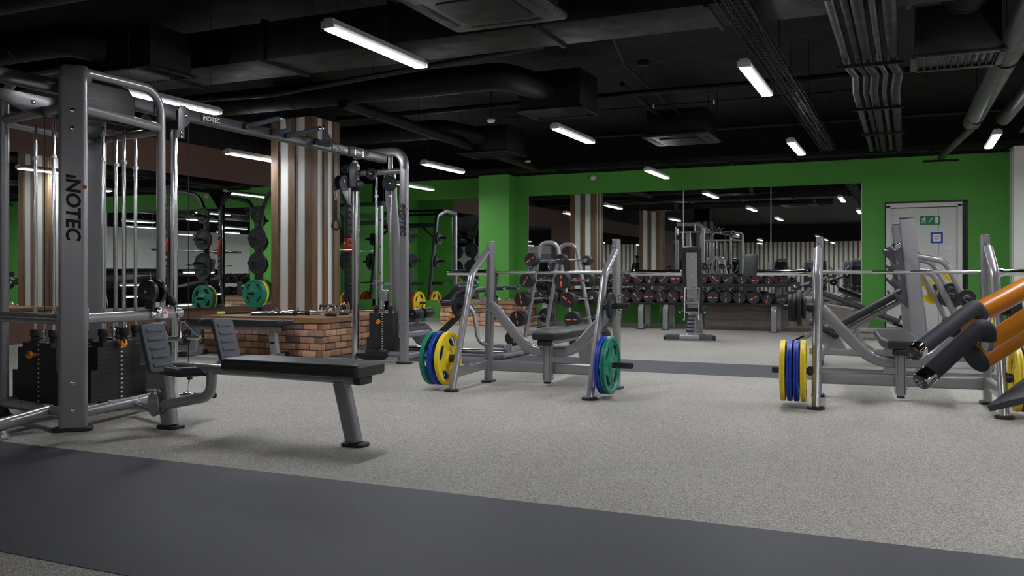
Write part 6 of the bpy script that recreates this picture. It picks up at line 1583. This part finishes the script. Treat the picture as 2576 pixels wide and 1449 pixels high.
def junction(loc, label):
    t = thing('junction_box', label, 'junction box', loc); MB().box((0, 0, 0), (0.12, 0.09, 0.06), 0.006).build('box', M_DUCT, t)
    m = MB(); m.tube(fillet([(0.06, 0, 0), (0.16, 0.1, 0.03), (0.2, 0.6, 0.06)], 0.05, 5), 0.007, 6); m.build('cable', M_CABLE, t)
junction((-2.7, 9.6, 3.33), 'black junction box near the middle lamp cable'); junction((0.45, 10.2, 3.12), 'black junction box beside the grey pipe')
pipe('black conduit sagging from the junction box to the far unit', [(-2.7, 8.2, 3.5), (-2.95, 9.7, 3.34), (-2.9, 12.1, 3.2)], 0.02)
pipe('bundle of thin black cables sagging across the upper left ceiling', [(-8.6, 8.2, 3.1), (-6.5, 7.9, 2.98), (-3.2, 7.8, 3.15)], 0.03, M_CABLE, 'cable_bundle', 0.8, hangers=[(-8.6, 8.2, 3.1), (-6.5, 7.93, 3.0), (-3.2, 7.8, 3.15)])
# ------------------------------------------------------------------ the rear of the gym, seen only in the mirrors
def selector_machine(loc, rz, label, pad=True):
    t = thing('selector_machine', label, 'exercise machine', loc, rz, 'machines at the rear of the gym')
    m = MB()
    for s in (-1, 1): m.bar(fillet([(s*0.24, 0, 0.02), (s*0.24, 0, 1.52), (0, 0, 1.56)], 0.12, 6), 0.07, 0.1, 0.02, (0, 1, 0))
    m.bar([(-0.24, 0, 0.08), (0.24, 0, 0.08)], 0.08, 0.08, 0.02); m.build('frame', M_GREY, t)
    MB().box((0, 0, 0.85), (0.40, 0.05, 1.25), 0.01).build('shroud', M_NAVY, t)
    m = MB(); m.bar(fillet([(0, 0, 0.1), (0, 0.9, 0.1), (0, 1.0, 0.4)], 0.1, 6), 0.07, 0.08, 0.02); m.bar([(-0.3, 0.95, 0.05), (0.3, 0.95, 0.05)], 0.07, 0.07, 0.02); m.build('base', M_GREY, t)
    m = MB(); m.outline([rrect(0.42, 0.4, 0.05, 4)], 0.08, 0.02, Matrix.Translation((0, 0.85, 0.42))); m.build('seat_pad', M_VINYL, t)
    if pad:
        m = MB(); m.outline([rrect(0.40, 0.75, 0.08, 4)], 0.08, 0.02, frame((0, 0.62, 0.95), (1, 0, 0), (0, -0.12, 1))); m.build('back_pad', M_VINYL, t)
        m = MB(); m.bar([(0, 0.55, 0.15), (0, 0.55, 1.1)], 0.06, 0.06, 0.014, (0, 1, 0)); m.build('back_post', M_GREY, t)
    for s in (-1, 1):
        m = MB(); m.tube(fillet([(s*0.3, 0.4, 1.3), (s*0.42, 0.8, 1.15), (s*0.3, 1.1, 0.95)], 0.1, 6), 0.022, 10); m.build('handle_arm', M_GREY, t)
for i, (x, y, rz) in enumerate(((-6.2, -3.0, 10), (-4.6, -4.5, 0), (-3.2, -5.0, -8), (-1.8, -5.2, 0), (-0.5, -5.6, 6), (-4.0, -9.5, 0), (-2.4, -10, 0), (0.7, -9.5, 0), (-8.4, -3.8, 60))):
    selector_machine((x, y, 0), R(rz), 'machine at the rear of the gym, seen only in the far mirror')
t = thing('door_2', 'lavender glass door at the rear, seen only in the far mirror', 'door', (0.1, YR+0.02, 0)); t['kind'] = 'structure'
MB().box((0, 0.02, 1.1), (1.9, 0.05, 2.2), 0.006).build('glass_panel', simple('lavender_glass', srgb(150, 150, 178), 0.15, 0, 0.6, 0.05, 3), t)
for x in (-0.95, 0, 0.95): MB().box((x, 0.03, 1.1), (0.05, 0.08, 2.2), 0.006).build('door_frame', M_LABELWHITE, t)
def person(loc, rz, label):
    t = thing('person', label, 'person', loc, rz)
    me = bpy.data.meshes.new('body'); J = [
        (0, 0, 0.95, 0.15, 0.11), (0, 0, 1.15, 0.135, 0.095), (0, 0.0, 1.36, 0.17, 0.11), (0, -0.01, 1.50, 0.06, 0.06), (0, -0.03, 1.60, 0.072, 0.085), (0, -0.03, 1.72, 0.078, 0.095), (0, -0.03, 1.79, 0.05, 0.06)]
    E = [(0, 1), (1, 2), (2, 3), (3, 4), (4, 5), (5, 6)]
    for s in (-1, 1):
        n = len(J)
        J += [(s*0.19, 0, 1.42, 0.06, 0.06), (s*0.24, 0.02, 1.14, 0.042, 0.042), (s*0.25, -0.06, 0.90, 0.03, 0.03), (s*0.25, -0.09, 0.83, 0.04, 0.022), (s*0.245, -0.12, 0.75, 0.03, 0.014)]
        E += [(2, n), (n, n+1), (n+1, n+2), (n+2, n+3), (n+3, n+4)]
        n = len(J)
        J += [(s*0.09, 0, 0.86, 0.095, 0.10), (s*0.10, -0.01, 0.50, 0.058, 0.062), (s*0.105, 0.02, 0.10, 0.038, 0.042), (s*0.11, -0.06, 0.04, 0.042, 0.034), (s*0.115, -0.15, 0.03, 0.035, 0.022)]
        E += [(0, n), (n, n+1), (n+1, n+2), (n+2, n+3), (n+3, n+4)]
    me.from_pydata([j[:3] for j in J], E, [])
    o = bpy.data.objects.new('body', me); COL.objects.link(o)
    o.modifiers.new('skin', 'SKIN'); sb = o.modifiers.new('sub', 'SUBSURF'); sb.levels = sb.render_levels = 2
    for v, j in zip(me.skin_vertices[0].data, J): v.radius = j[3:5]
    me.skin_vertices[0].data[0].use_root = True
    dg = bpy.context.evaluated_depsgraph_get(); nm = bpy.data.meshes.new_from_object(o.evaluated_get(dg))
    bpy.data.objects.remove(o)
    for m in (M_SKIN, M_BLACKPRINT, M_NAVY, M_RUBBER): nm.materials.append(m)
    for p in nm.polygons:
        c = p.center; p.use_smooth = True
        p.material_index = 0 if c.z > 1.485 or (abs(c.x) > 0.2 and c.z < 1.2) else (3 if c.z < 0.09 else (2 if c.z < 0.95 else 1))
    b = bpy.data.objects.new('body', nm); COL.objects.link(b); b.parent = t
    m = MB(); m.ball((0, -0.005, 1.745), 0.097, 0, 0.92, 1.06, 0.95); m.build('hair', M_BLACKPRINT, t)
    f = MB()
    for s in (-1, 1): f.ball((s*0.032, -0.115, 1.675), 0.011)
    f.build('eyes', M_BLACKPRINT, t)
    f = MB(); f.ball((0, -0.128, 1.645), 0.016, 0, 0.8, 1, 1.4); f.ball((0, -0.113, 1.60), 0.018, 0, 1.3, 0.5, 0.35)
    for s in (-1, 1): f.ball((s*0.082, -0.02, 1.665), 0.022, 0, 0.4, 0.8, 1.3)
    f.build('nose_mouth_ears', M_SKIN, t)
person((-9.1, -7.2, 0), R(180), 'person in a black shirt standing behind a machine, seen only in the mirror')
